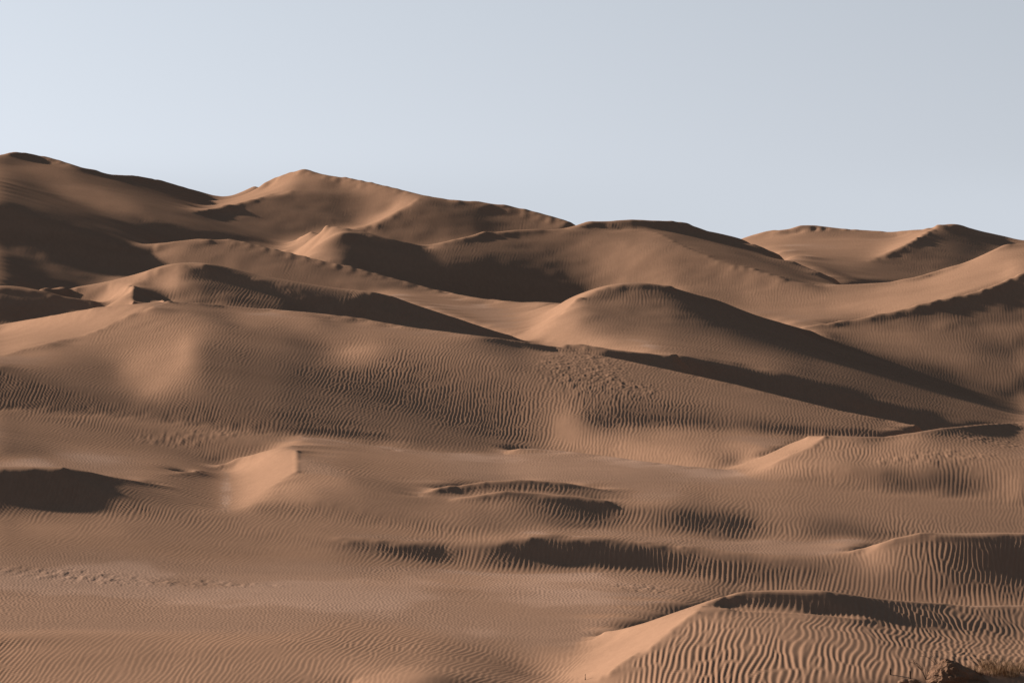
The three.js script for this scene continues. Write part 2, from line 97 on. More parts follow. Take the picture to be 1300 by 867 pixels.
  [355, 15, 142.1, 145.6, 148.6, 151.1, 153.0, 154.3, 155.2, 155.8, 156.2, 156.4, 156.3, 156.1, 127.0, 126.6, 126.2, 125.6, 125.5, 125.6, 125.7, 125.8, 125.9, 126.1, 156.2, 156.1, 156.0, 155.9, 155.8, 155.7, 155.6, 155.5, 155.5, 155.5, 155.6, 155.6, 159.3, 159.6, 159.9, 160.1, 160.3, 160.5, 160.6, 160.8, 161.0, 161.1, 161.3, 161.5, 161.6, 161.8, 161.9, 162.0, 161.9, 161.7, 161.4, 160.9, 160.5, 160.1, 159.6, 159.2, 159.0, 158.8, 158.7, 158.5, 158.3, 158.1, 157.8, 157.6, 157.4, 157.6, 158.6, 160.2, 162.2, 173.6, 175.1, 176.5, 177.8, 179.0, 180.1, 157.7, 156.8, 155.7, 154.4, 153.2, 152.2, 151.3, 150.4, 149.5, 147.7],
  [360, 15, 139.2, 142.7, 146.0, 148.9, 151.3, 153.0, 154.2, 154.9, 155.4, 155.6, 127.7, 126.3, 126.1, 126.2, 125.8, 125.1, 124.9, 125.0, 125.2, 125.4, 125.6, 125.7, 125.8, 155.7, 155.6, 155.5, 155.4, 155.3, 155.2, 155.0, 154.9, 154.9, 154.9, 155.0, 155.1, 159.1, 159.4, 159.7, 159.9, 160.1, 160.2, 160.4, 160.6, 160.7, 160.9, 161.1, 161.2, 161.3, 161.4, 161.5, 161.5, 161.3, 161.0, 160.5, 160.1, 159.6, 159.2, 158.7, 158.5, 158.4, 158.2, 158.1, 157.9, 157.7, 157.4, 157.2, 156.9, 156.7, 156.7, 157.7, 159.4, 161.5, 172.6, 174.0, 158.1, 157.6, 156.7, 155.9, 155.1, 154.1, 152.9, 151.8, 150.9, 150.0, 149.2, 147.2, 147.3],
  [365, 15, 125.1, 139.8, 143.5, 146.7, 149.4, 151.6, 153.1, 154.0, 128.8, 128.5, 127.1, 124.1, 124.7, 125.3, 125.2, 124.7, 124.5, 124.5, 124.7, 124.9, 125.1, 125.3, 125.5, 125.5, 155.2, 155.1, 155.0, 154.9, 154.8, 154.7, 154.5, 154.4, 154.3, 154.4, 154.5, 154.7, 154.9, 159.2, 159.5, 159.6, 159.8, 160.0, 160.2, 160.3, 160.5, 160.6, 160.8, 160.9, 161.0, 161.1, 161.1, 160.9, 134.7, 134.8, 134.9, 135.1, 135.3, 135.7, 157.6, 157.6, 157.6, 157.5, 157.4, 157.2, 157.0, 156.8, 156.5, 156.3, 156.1, 156.1, 156.6, 156.6, 156.5, 156.4, 156.3, 155.8, 155.0, 154.2, 153.4, 152.5, 151.4, 150.4, 149.6, 148.8, 146.8, 146.9, 146.9],
  [370, 15, 124.7, 124.8, 124.9, 126.7, 129.1, 129.7, 129.2, 128.7, 128.4, 128.1, 126.2, 122.6, 123.6, 124.4, 124.6, 124.3, 124.2, 124.1, 124.2, 124.4, 124.6, 124.8, 125.0, 125.2, 125.3, 154.7, 154.6, 154.5, 154.4, 154.3, 154.1, 154.0, 153.8, 153.4, 153.4, 153.7, 154.1, 154.9, 159.0, 159.3, 159.4, 159.6, 159.8, 159.9, 160.1, 160.2, 160.4, 160.5, 160.6, 160.7, 160.7, 134.2, 134.2, 134.3, 134.3, 134.5, 134.7, 135.1, 156.5, 156.6, 156.7, 156.8, 156.8, 156.7, 156.4, 156.2, 156.0, 155.8, 155.6, 155.4, 155.4, 155.3, 155.2, 155.0, 154.7, 154.1, 153.4, 152.6, 151.9, 151.0, 150.1, 149.2, 148.3, 146.4, 146.5, 146.5, 146.6],
  [375, 15, 124.2, 124.4, 124.5, 124.6, 124.6, 129.3, 128.8, 128.3, 128.1, 127.5, 125.2, 121.6, 122.7, 123.8, 124.1, 124.0, 123.9, 123.8, 123.8, 123.8, 124.0, 124.3, 124.5, 124.7, 124.9, 125.0, 154.2, 154.1, 154.0, 153.9, 125.6, 125.9, 126.3, 150.7, 151.1, 151.8, 152.3, 152.9, 153.7, 154.7, 159.0, 159.2, 159.4, 159.5, 159.7, 159.9, 160.0, 160.1, 160.2, 160.3, 133.6, 133.6, 133.7, 133.8, 133.8, 133.9, 134.1, 134.4, 134.9, 135.6, 155.7, 155.9, 156.0, 156.0, 155.8, 155.6, 155.4, 155.2, 155.0, 154.8, 154.6, 154.4, 154.1, 153.8, 153.3, 152.7, 151.9, 151.2, 150.4, 149.6, 148.7, 147.7, 146.0, 146.0, 146.1, 146.2, 146.2],
  [380, 15, 123.8, 124.0, 124.1, 124.2, 124.3, 124.4, 124.4, 128.0, 127.8, 126.8, 124.4, 120.8, 121.9, 123.3, 123.6, 123.6, 123.5, 123.4, 123.4, 123.4, 123.5, 123.7, 123.9, 124.2, 124.4, 124.6, 124.7, 124.8, 153.6, 153.5, 125.1, 125.4, 125.8, 126.2, 147.8, 149.0, 149.8, 150.5, 151.2, 151.9, 152.6, 153.2, 159.0, 159.2, 159.3, 159.5, 159.6, 159.8, 137.2, 133.1, 133.0, 133.1, 133.2, 133.2, 133.3, 133.4, 133.5, 133.8, 134.2, 134.8, 135.5, 154.7, 155.0, 155.1, 155.0, 154.8, 154.7, 154.5, 154.3, 154.1, 153.8, 153.5, 153.1, 152.7, 152.1, 151.4, 150.6, 149.9, 149.1, 148.3, 147.3, 145.6, 145.7, 145.7, 145.7, 145.8, 145.8],
  [385, 15, 123.5, 123.6, 123.8, 123.9, 124.0, 124.1, 124.1, 124.2, 124.3, 126.4, 123.8, 120.1, 121.2, 112.9, 112.2, 112.7, 113.1, 123.1, 123.1, 123.0, 123.1, 123.2, 123.4, 123.6, 123.9, 124.3, 124.4, 124.5, 124.6, 124.6, 124.8, 125.0, 125.3, 125.7, 126.1, 145.9, 146.9, 147.8, 148.5, 149.1, 149.8, 150.1, 150.0, 149.9, 149.5, 148.2, 145.3, 141.1, 135.2, 132.2, 132.2, 132.4, 132.5, 132.6, 132.7, 132.8, 132.9, 133.1, 133.5, 134.1, 134.7, 135.5, 153.7, 153.9, 153.9, 153.8, 153.7, 153.6, 153.4, 153.2, 153.0, 152.6, 152.1, 151.5, 150.9, 150.2, 149.5, 148.7, 148.0, 145.2, 145.2, 145.3, 145.3, 145.3, 145.4, 145.4, 145.5],
  [390, 15, 123.2, 123.3, 123.4, 123.6, 123.7, 123.8, 123.8, 123.9, 124.0, 124.0, 112.8, 112.0, 111.3, 110.8, 111.1, 111.3, 111.7, 112.3, 113.0, 113.7, 114.1, 122.7, 122.9, 123.1, 123.3, 123.8, 124.1, 124.2, 124.2, 124.3, 124.4, 124.6, 124.9, 125.2, 125.6, 126.0, 143.9, 144.9, 145.7, 146.3, 147.0, 147.3, 147.1, 146.9, 146.5, 145.1, 142.1, 138.1, 132.5, 131.2, 131.3, 131.5, 131.7, 131.9, 132.1, 132.2, 132.4, 132.5, 132.8, 133.3, 133.9, 134.7, 135.5, 152.5, 152.6, 152.5, 152.5, 152.4, 152.3, 152.0, 151.9, 151.5, 150.9, 150.4, 149.8, 149.2, 148.5, 147.8, 144.8, 144.8, 144.9, 144.9, 144.9, 145.0, 145.0, 145.0, 145.1],
  [395, 15, 122.9, 123.0, 123.2, 123.3, 123.4, 123.5, 123.5, 114.6, 113.6, 112.8, 112.1, 111.5, 110.7, 110.4, 110.3, 110.4, 110.5, 110.9, 111.5, 112.2, 112.8, 113.1, 113.3, 113.5, 113.5, 123.3, 123.7, 123.9, 123.9, 124.0, 124.1, 124.3, 124.4, 124.7, 125.1, 125.5, 125.9, 141.8, 142.8, 143.6, 144.2, 144.5, 144.4, 144.1, 143.7, 142.2, 139.3, 135.1, 131.0, 130.4, 130.3, 130.6, 130.9, 131.1, 131.4, 131.6, 131.7, 131.9, 132.2, 132.6, 133.1, 133.8, 134.6, 135.5, 151.0, 151.0, 150.9, 150.9, 150.7, 150.5, 150.4, 150.1, 149.8, 149.4, 149.0, 148.4, 147.8, 144.4, 144.5, 144.5, 144.5, 144.5, 144.6, 144.6, 144.6, 144.6, 144.7],
  [400, 15, 122.6, 122.7, 122.9, 123.0, 123.1, 116.1, 114.9, 114.0, 113.0, 112.3, 111.5, 110.6, 110.4, 110.1, 109.9, 109.8, 109.7, 109.9, 110.3, 110.9, 111.4, 111.6, 111.8, 112.0, 112.1, 112.2, 112.3, 112.6, 113.6, 123.7, 123.8, 124.0, 124.1, 124.3, 124.6, 125.0, 125.4, 125.8, 139.9, 140.9, 141.6, 141.9, 141.8, 141.4, 140.9, 139.7, 136.8, 132.4, 130.1, 129.5, 129.3, 129.6, 130.0, 130.3, 130.6, 130.8, 131.0, 131.2, 131.5, 131.9, 132.4, 133.0, 133.8, 134.6, 149.2, 149.2, 149.2, 149.1, 149.0, 148.8, 148.8, 148.7, 148.7, 148.6, 148.3, 144.1, 144.1, 144.1, 144.1, 144.1, 144.1, 144.2, 144.2, 144.2, 144.2, 144.2, 144.2],
  [405, 15, 122.3, 122.4, 122.6, 117.9, 116.5, 115.4, 114.4, 113.4, 112.5, 111.6, 110.8, 110.3, 110.0, 109.7, 109.5, 109.3, 109.2, 109.1, 109.3, 109.8, 110.2, 110.4, 110.6, 110.7, 110.8, 110.9, 111.0, 111.2, 112.1, 112.9, 113.5, 123.6, 123.8, 123.9, 124.2, 124.5, 124.9, 125.3, 125.8, 138.3, 139.1, 139.5, 139.4, 139.0, 138.3, 137.4, 134.4, 130.1, 129.2, 128.5, 128.5, 128.8, 129.0, 129.4, 129.7, 130.0, 130.3, 130.5, 130.9, 131.2, 131.7, 132.2, 132.9, 133.7, 134.6, 135.6, 147.2, 147.2, 147.1, 147.0, 147.1, 147.2, 147.3, 143.8, 143.8, 143.8, 143.8, 143.7, 143.7, 143.7, 143.7, 143.7, 143.8, 143.8, 143.8, 143.8, 143.8],
  [410, 15, 122.0, 120.1, 118.4, 117.0, 115.8, 114.7, 113.6, 112.6, 111.7, 110.7, 110.2, 109.9, 109.6, 109.4, 109.1, 108.9, 108.7, 108.6, 108.6, 108.8, 109.2, 109.4, 109.5, 109.7, 109.8, 109.9, 109.9, 110.0, 110.6, 111.2, 111.7, 112.0, 112.3, 123.6, 123.8, 124.1, 124.3, 124.8, 125.3, 125.7, 136.8, 137.2, 137.2, 136.7, 136.1, 135.2, 131.6, 129.3, 128.4, 127.7, 127.7, 127.8, 128.1, 128.4, 128.8, 129.1, 129.4, 129.7, 130.1, 130.5, 130.9, 131.5, 132.1, 132.8, 133.7, 134.6, 135.6, 145.1, 145.0, 145.1, 145.2, 143.6, 143.6, 143.5, 143.4, 143.4, 143.3, 143.3, 143.3, 143.3, 143.2, 143.2, 143.3, 143.4, 143.4, 143.4, 143.4],
  [415, 15, 120.6, 118.9, 117.4, 116.1, 114.8, 113.6, 112.6, 111.7, 110.7, 109.9, 109.7, 109.4, 109.2, 108.9, 108.7, 108.4, 108.2, 108.0, 108.0, 108.1, 108.4, 108.6, 108.7, 108.8, 109.0, 109.1, 109.1, 109.2, 109.4, 109.8, 110.1, 110.4, 110.7, 111.1, 111.5, 123.4, 123.8, 124.3, 124.8, 125.2, 125.7, 135.1, 135.1, 134.7, 134.1, 133.4, 130.0, 128.5, 127.7, 127.0, 126.8, 126.8, 127.0, 127.4, 127.8, 128.1, 128.5, 128.9, 129.3, 129.7, 130.2, 130.7, 131.3, 131.9, 132.7, 133.6, 134.6, 135.8, 142.7, 142.8, 143.0, 143.1, 143.1, 143.1, 143.0, 142.9, 142.9, 142.8, 142.8, 142.8, 142.7, 142.8, 142.8, 142.9, 142.9, 142.9, 142.9],
  [420, 15, 119.42, 117.55, 116.02, 114.64, 113.42, 112.32, 111.35, 110.55, 109.67, 109.48, 109.22, 108.97, 108.72, 108.46, 108.19, 107.91, 107.61, 107.42, 107.38, 107.48, 107.66, 107.86, 108.06, 108.19, 108.3, 108.4, 108.45, 108.48, 108.59, 108.75, 108.92, 109.07, 109.25, 109.51, 109.77, 109.95, 110.16, 110.47, 124.28, 124.69, 125.12, 125.71, 133.31, 132.97, 132.4, 131.24, 128.87, 127.78, 126.94, 126.27, 125.88, 125.81, 125.95, 126.26, 126.62, 126.98, 127.37, 127.86, 128.37, 128.86, 129.34, 129.85, 130.43, 131.09, 131.83, 132.68, 133.59, 134.67, 136.28, 141.28, 141.88, 142.22, 142.42, 142.51, 142.49, 142.44, 142.38, 142.33, 142.31, 142.29, 142.28, 142.28, 142.31, 142.35, 142.36, 142.34, 142.34],
  [425, 15, 117.3, 115.63, 114.18, 112.86, 111.78, 110.83, 110.13, 109.36, 109.12, 108.93, 108.7, 108.47, 108.22, 107.96, 107.67, 107.35, 106.96, 106.77, 106.76, 106.87, 107.03, 107.21, 107.41, 107.58, 107.73, 107.84, 107.91, 107.93, 107.95, 107.97, 108.01, 108.03, 108.08, 108.24, 108.43, 108.63, 108.8, 108.99, 109.19, 109.55, 124.34, 125.21, 125.58, 131.44, 130.91, 129.61, 127.94, 127.04, 126.23, 125.55, 125.06, 124.84, 124.84, 125.01, 125.28, 125.61, 126.05, 126.65, 127.27, 127.86, 128.39, 128.94, 129.54, 130.21, 130.93, 131.73, 132.62, 133.59, 135.03, 138.41, 140.31, 141.09, 141.46, 141.72, 141.78, 141.77, 141.74, 141.68, 141.69, 141.72, 141.75, 141.78, 141.81, 141.85, 141.86, 141.84, 141.8],
  [430, 15, 114.95, 113.43, 112.07, 110.83, 109.92, 109.31, 108.82, 108.74, 108.55, 108.36, 108.16, 107.94, 107.7, 107.43, 107.13, 106.77, 106.27, 106.1, 106.13, 106.26, 106.41, 106.58, 106.76, 106.95, 107.14, 107.33, 107.43, 107.46, 107.43, 107.37, 107.33, 107.25, 107.2, 107.26, 107.39, 107.52, 107.65, 107.77, 107.92, 108.1, 108.19, 108.44, 109, 125.73, 129.52, 128.32, 127.18, 126.36, 125.61, 124.95, 124.37, 123.92, 123.65, 123.68, 123.78, 123.99, 124.46, 125.18, 125.94, 126.63, 127.27, 127.88, 128.52, 129.25, 130, 130.78, 131.62, 132.56, 133.7, 135.72, 137.98, 139.94, 140.43, 140.74, 140.91, 140.98, 141.01, 140.99, 140.99, 141.05, 141.13, 141.21, 141.29, 141.35, 141.38, 141.38, 141.34],
  [435, 15, 112.66, 111.19, 109.94, 108.71, 107.75, 108.12, 108.3, 108.1, 107.97, 107.81, 107.63, 107.41, 107.16, 106.87, 106.54, 106.17, 105.6, 105.46, 105.54, 105.68, 105.83, 105.98, 106.14, 106.32, 106.52, 106.79, 106.98, 107.04, 107.01, 106.9, 106.8, 106.65, 106.52, 106.52, 106.58, 106.67, 106.76, 106.84, 106.96, 107.15, 107.44, 107.78, 108.29, 108.95, 110.04, 117.54, 126.6, 125.82, 125.11, 124.45, 123.77, 123.09, 122.59, 122.37, 122.13, 122.08, 122.59, 123.42, 124.3, 125.13, 125.9, 126.62, 127.34, 128.14, 128.96, 129.79, 130.63, 131.52, 132.52, 133.85, 135.74, 137.69, 139.43, 139.82, 140.06, 140.18, 140.26, 140.28, 140.3, 140.36, 140.44, 140.54, 140.66, 140.82, 140.92, 140.96, 140.94],
  [440, 15, 110.44, 109.04, 107.9, 107.05, 107.17, 107.35, 107.38, 107.36, 107.32, 107.23, 107.08, 106.87, 106.6, 106.28, 105.93, 105.55, 104.93, 104.83, 104.98, 105.14, 105.29, 105.43, 105.57, 105.72, 105.9, 106.16, 106.46, 106.63, 106.65, 106.51, 106.32, 106.11, 105.93, 105.91, 105.93, 105.99, 106.05, 106.11, 106.19, 106.34, 106.57, 106.92, 107.44, 108.02, 108.81, 109.56, 110.09, 115.58, 114.86, 114.79, 122.97, 122.2, 121.62, 121.13, 120.52, 120.11, 120.52, 121.36, 122.32, 123.31, 124.26, 125.14, 125.95, 126.83, 127.74, 128.66, 129.58, 130.49, 131.44, 132.51, 133.95, 135.66, 137.38, 138.89, 139.29, 139.47, 139.56, 139.61, 139.64, 139.69, 139.76, 139.86, 139.99, 140.18, 140.4, 140.53, 140.57],
  [445, 15, 108.29, 106.98, 106.54, 106.41, 106.33, 106.37, 106.47, 106.57, 106.62, 106.61, 106.5, 106.29, 106.01, 105.66, 105.28, 104.9, 104.3, 104.23, 104.41, 104.6, 104.78, 104.93, 105.06, 105.18, 105.33, 105.54, 105.83, 106.11, 106.24, 106.16, 105.88, 105.6, 105.4, 105.35, 105.37, 105.4, 105.44, 105.49, 105.55, 105.65, 105.81, 106.08, 106.52, 107.07, 107.73, 108.37, 108.82, 109.27, 109.77, 114.48, 114.34, 114.2, 120.35, 119.79, 119.07, 118.31, 118.27, 119.06, 120.04, 121.18, 122.33, 123.42, 124.32, 125.26, 126.26, 127.29, 128.33, 129.36, 130.37, 131.38, 132.56, 133.98, 135.59, 137.24, 138.23, 138.71, 138.89, 138.98, 139.02, 139.05, 139.1, 139.18, 139.31, 139.51, 139.77, 140.01, 140.16],
  [450, 15, 106.2, 105.62, 105.61, 105.44, 105.35, 105.42, 105.58, 105.75, 105.9, 105.96, 105.9, 105.7, 105.4, 105.03, 104.64, 104.24, 103.66, 103.61, 103.82, 104.04, 104.25, 104.45, 104.59, 104.7, 104.83, 104.99, 105.21, 105.48, 105.66, 105.65, 105.45, 105.22, 105.03, 104.93, 104.9, 104.9, 104.92, 104.95, 104.99, 105.05, 105.16, 105.33, 105.64, 106.09, 106.65, 107.18, 107.57, 107.94, 108.32, 108.68, 109.1, 113.9, 114.03, 114.15, 114.28, 116.22, 116.09, 116.79, 117.72, 118.87, 120.16, 121.43, 122.44, 123.44, 124.48, 125.57, 126.78, 127.98, 129.15, 130.23, 131.32, 132.56, 133.92, 135.46, 136.82, 137.7, 138.14, 138.31, 138.43, 138.45, 138.47, 138.52, 138.61, 138.8, 139.07, 139.35, 139.61],
  [455, 15, 104.17, 104.28, 104.34, 104.28, 104.31, 104.46, 104.67, 104.92, 105.15, 105.29, 105.29, 105.11, 104.78, 104.39, 104.01, 103.6, 103.03, 102.99, 103.21, 103.46, 103.7, 103.94, 104.12, 104.25, 104.38, 104.51, 104.68, 104.89, 105.06, 105.09, 104.99, 104.84, 104.7, 104.61, 104.54, 104.5, 104.47, 104.47, 104.49, 104.53, 104.58, 104.68, 104.85, 105.17, 105.63, 106.09, 106.42, 106.74, 107.09, 107.46, 107.84, 108.27, 108.72, 113.89, 114.02, 114.14, 114.26, 114.4, 115.64, 116.98, 117.88, 119.16, 120.3, 121.4, 122.45, 123.53, 124.85, 126.25, 127.64, 128.92, 130.06, 131.23, 132.45, 133.8, 135.23, 136.44, 137.21, 137.6, 137.82, 137.91, 137.93, 137.92, 137.95, 138.09, 138.32, 138.61, 138.91],
  [460, 15, 102.19, 102.67, 102.91, 103.05, 103.22, 103.46, 103.74, 104.06, 104.37, 104.6, 104.68, 104.51, 104.14, 103.77, 103.4, 102.96, 102.41, 102.37, 102.59, 102.85, 103.12, 103.39, 103.61, 103.8, 103.95, 104.08, 104.21, 104.36, 104.49, 104.55, 104.52, 104.44, 104.37, 104.31, 104.24, 104.18, 104.12, 104.08, 104.06, 104.05, 104.07, 104.13, 104.2, 104.37, 104.71, 105.08, 105.38, 105.67, 105.97, 106.3, 106.65, 107.03, 107.44, 107.84, 113.75, 113.88, 114, 114.13, 115.37, 115.93, 116.54, 117.58, 118.14, 119.21, 120.27, 121.29, 122.62, 124.13, 125.66, 127.28, 128.57, 129.8, 131.02, 132.3, 133.65, 135, 136.1, 136.77, 137.17, 137.36, 137.43, 137.43, 137.4, 137.46, 137.62, 137.84, 138.13],
  [465, 15, 100.9, 101.31, 101.65, 101.92, 102.2, 102.51, 102.84, 103.2, 103.54, 103.86, 104.04, 103.87, 103.51, 103.15, 102.78, 102.3, 101.83, 101.78, 101.98, 102.23, 102.51, 102.8, 103.06, 103.3, 103.5, 103.67, 103.8, 103.91, 104, 104.06, 104.06, 104.04, 104.01, 103.98, 103.94, 103.89, 103.83, 103.77, 103.71, 103.66, 103.64, 103.65, 103.68, 103.76, 103.95, 104.21, 104.46, 104.71, 104.98, 105.26, 105.58, 105.91, 106.28, 106.69, 107.12, 107.58, 113.73, 113.87, 115.01, 115.65, 116.27, 116.6, 117.13, 117.87, 118.35, 119.21, 120.32, 121.81, 123.52, 125.28, 126.76, 128.12, 129.45, 130.77, 132.12, 133.47, 134.77, 135.73, 136.4, 136.78, 136.94, 136.98, 136.95, 136.95, 137.02, 137.13, 137.34],
  [470, 15, 100.61, 100.65, 100.83, 101.06, 101.34, 101.65, 101.99, 102.35, 102.71, 103.06, 103.33, 103.18, 102.86, 102.52, 102.14, 101.65, 101.26, 101.22, 101.4, 101.63, 101.89, 102.19, 102.48, 102.75, 103, 103.23, 103.41, 103.52, 103.6, 103.65, 103.68, 103.67, 103.66, 103.66, 103.63, 103.6, 103.56, 103.49, 103.42, 103.35, 103.29, 103.26, 103.25, 103.27, 103.36, 103.5, 103.68, 103.88, 104.1, 104.34, 104.61, 104.9, 105.22, 105.57, 105.96, 106.39, 106.83, 113.59, 114.64, 115.33, 115.95, 116.33, 116.65, 117, 117.43, 117.53, 118.31, 119.59, 121.27, 123.11, 124.73, 126.2, 127.67, 129.1, 130.51, 131.92, 133.27, 134.44, 135.41, 136.07, 136.43, 136.55, 136.55, 136.53, 136.53, 136.56, 136.66],
  [475, 15, 100.38, 100.33, 100.35, 100.46, 100.65, 100.9, 101.2, 101.54, 101.9, 102.26, 102.53, 102.47, 102.2, 101.87, 101.46, 101.03, 100.74, 100.7, 100.85, 101.05, 101.29, 101.58, 101.87, 102.16, 102.45, 102.73, 102.97, 103.13, 103.24, 103.3, 103.34, 103.34, 103.34, 103.34, 103.32, 103.3, 103.27, 103.22, 103.16, 103.08, 103, 102.94, 102.89, 102.87, 102.89, 102.93, 103.03, 103.16, 103.33, 103.52, 103.75, 103.99, 104.27, 104.56, 104.89, 105.27, 105.7, 106.19, 106.7, 114.97, 115.57, 116.02, 116.38, 116.65, 116.85, 117.12, 117.17, 117.79, 119.16, 120.85, 122.57, 124.15, 125.7, 127.24, 128.76, 130.24, 131.68, 132.97, 134.16, 135.12, 135.77, 136.08, 136.15, 136.14, 136.12, 136.11, 136.12],
  [480, 15, 100.14, 100.1, 100.06, 100.06, 100.12, 100.27, 100.5, 100.79, 101.12, 101.46, 101.74, 101.74, 101.53, 101.21, 100.78, 100.43, 100.22, 100.19, 100.33, 100.5, 100.71, 100.98, 101.26, 101.55, 101.87, 102.19, 102.48, 102.69, 102.85, 102.95, 103.01, 103.03, 103.04, 103.03, 103.01, 103.01, 102.98, 102.95, 102.9, 102.83, 102.75, 102.67, 102.6, 102.54, 102.5, 102.48, 102.5, 102.56, 102.67, 102.8, 102.98, 103.18, 103.42, 103.67, 103.94, 104.25, 104.6, 105, 105.47, 105.9, 115.18, 115.69, 116.03, 116.37, 116.57, 116.73, 116.86, 116.98, 117.46, 118.74, 120.4, 122.04, 123.65, 125.26, 126.85, 128.42, 129.95, 131.38, 132.71, 133.89, 134.86, 135.46, 135.71, 135.77, 135.75, 135.72, 135.7],
  [485, 15, 99.91, 99.87, 99.83, 99.8, 99.77, 99.81, 99.93, 100.13, 100.4, 100.7, 100.96, 101.01, 100.86, 100.56, 100.15, 99.88, 99.72, 99.71, 99.83, 99.98, 100.17, 100.4, 100.66, 100.94, 101.26, 101.61, 101.94, 102.21, 102.42, 102.57, 102.67, 102.72, 102.74, 102.75, 102.73, 102.72, 102.7, 102.67, 102.63, 102.57, 102.51, 102.43, 102.36, 102.28, 102.2, 102.13, 102.08, 102.08, 102.11, 102.19, 102.31, 102.47, 102.66, 102.88, 103.11, 103.36, 103.64, 103.97, 104.36, 104.79, 105.24, 105.7, 115.64, 115.98, 116.25, 116.46, 116.59, 116.71, 116.83, 117.24, 118.27, 119.91, 121.58, 123.23, 124.84, 126.46, 128.07, 129.62, 131.09, 132.46, 133.65, 134.6, 135.12, 135.34, 135.39, 135.36, 135.33],
  [490, 15, 99.68, 99.64, 99.6, 99.57, 99.53, 99.5, 99.51, 99.59, 99.77, 100.01, 100.23, 100.31, 100.23, 99.94, 99.59, 99.38, 99.27, 99.25, 99.35, 99.48, 99.64, 99.85, 100.09, 100.35, 100.65, 101, 101.35, 101.67, 101.93, 102.14, 102.29, 102.39, 102.44, 102.46, 102.46, 102.45, 102.43, 102.39, 102.36, 102.31, 102.25, 102.19, 102.12, 102.04, 101.96, 101.86, 101.76, 101.7, 101.67, 101.68, 101.73, 101.84, 101.99, 102.18, 102.37, 102.58, 102.8, 103.06, 103.37, 103.73, 104.11, 104.54, 104.93, 115.57, 115.88, 116.13, 116.3, 116.44, 116.55, 116.68, 117.07, 118.03, 119.53, 121.2, 122.8, 124.43, 126.08, 127.7, 129.28, 130.8, 132.18, 133.4, 134.27, 134.76, 134.98, 135.03, 135.01],
  [495, 15, 99.45, 99.41, 99.38, 99.34, 99.3, 99.26, 99.23, 99.22, 99.28, 99.42, 99.59, 99.69, 99.65, 99.39, 99.13, 98.96, 98.86, 98.84, 98.9, 99.01, 99.15, 99.33, 99.54, 99.77, 100.05, 100.39, 100.74, 101.08, 101.39, 101.66, 101.87, 102.03, 102.12, 102.17, 102.18, 102.18, 102.16, 102.13, 102.11, 102.06, 102, 101.95, 101.88, 101.81, 101.72, 101.62, 101.51, 101.4, 101.32, 101.27, 101.27, 101.32, 101.42, 101.55, 101.72, 101.89, 102.07, 102.27, 102.52, 102.79, 103.1, 103.47, 103.88, 104.34, 115.49, 115.81, 115.99, 116.16, 116.28, 116.41, 116.55, 116.96, 117.94, 119.26, 120.8, 122.38, 124.02, 125.67, 127.31, 128.93, 130.47, 131.89, 133.04, 133.88, 134.4, 134.64, 134.69],
  [500, 15, 99.22, 99.18, 99.15, 99.11, 99.07, 99.04, 99, 98.96, 98.94, 98.97, 99.06, 99.15, 99.13, 98.93, 98.75, 98.61, 98.52, 98.47, 98.5, 98.57, 98.69, 98.84, 99.02, 99.22, 99.48, 99.79, 100.13, 100.47, 100.8, 101.11, 101.38, 101.6, 101.76, 101.85, 101.9, 101.91, 101.9, 101.88, 101.85, 101.81, 101.76, 101.71, 101.65, 101.57, 101.49, 101.39, 101.28, 101.15, 101.04, 100.95, 100.9, 100.89, 100.94, 101.02, 101.14, 101.28, 101.43, 101.58, 101.77, 101.98, 102.21, 102.49, 102.83, 103.21, 103.65, 104.05, 115.69, 115.85, 116, 116.12, 116.25, 116.43, 116.89, 117.82, 118.95, 120.38, 121.96, 123.59, 125.24, 126.9, 128.53, 130.08, 131.44, 132.58, 133.49, 134.08, 134.34],
  [505, 15, 98.99, 98.96, 98.92, 98.89, 98.85, 98.81, 98.78, 98.74, 98.69, 98.66, 98.66, 98.7, 98.68, 98.58, 98.45, 98.34, 98.24, 98.17, 98.15, 98.19, 98.26, 98.39, 98.54, 98.71, 98.93, 99.21, 99.52, 99.85, 100.19, 100.52, 100.83, 101.11, 101.33, 101.49, 101.59, 101.63, 101.64, 101.63, 101.61, 101.56, 101.52, 101.47, 101.41, 101.34, 101.26, 101.16, 101.05, 100.91, 100.78, 100.67, 100.59, 100.55, 100.55, 100.58, 100.65, 100.75, 100.86, 100.98, 101.13, 101.29, 101.46, 101.65, 101.9, 102.21, 102.59, 103.03, 103.56, 115.56, 115.71, 115.86, 115.97, 116.13, 116.35, 116.81, 117.67, 118.62, 120, 121.53, 123.14, 124.79, 126.45, 128.04, 129.53, 130.91, 132.13, 133.13, 133.8],
  [510, 15, 98.77, 98.73, 98.7, 98.66, 98.62, 98.59, 98.55, 98.51, 98.47, 98.43, 98.38, 98.36, 98.31, 98.25, 98.16, 98.08, 98, 97.93, 97.87, 97.85, 97.89, 97.97, 98.09, 98.23, 98.42, 98.66, 98.94, 99.25, 99.57, 99.9, 100.24, 100.56, 100.84, 101.07, 101.23, 101.32, 101.37, 101.37, 101.36, 101.32, 101.28, 101.23, 101.17, 101.1, 101.03, 100.93, 100.82, 100.68, 100.53, 100.41, 100.32, 100.27, 100.23, 100.23, 100.26, 100.31, 100.38, 100.47, 100.57, 100.7, 100.82, 100.96, 101.12, 101.33, 101.61, 101.96, 102.41, 102.91, 115.34, 115.55, 115.71, 115.85, 116.04, 116.3, 116.69, 117.27, 118.24, 119.59, 121.09, 122.68, 124.31, 125.88, 127.4, 128.91, 130.35, 131.67, 132.77],
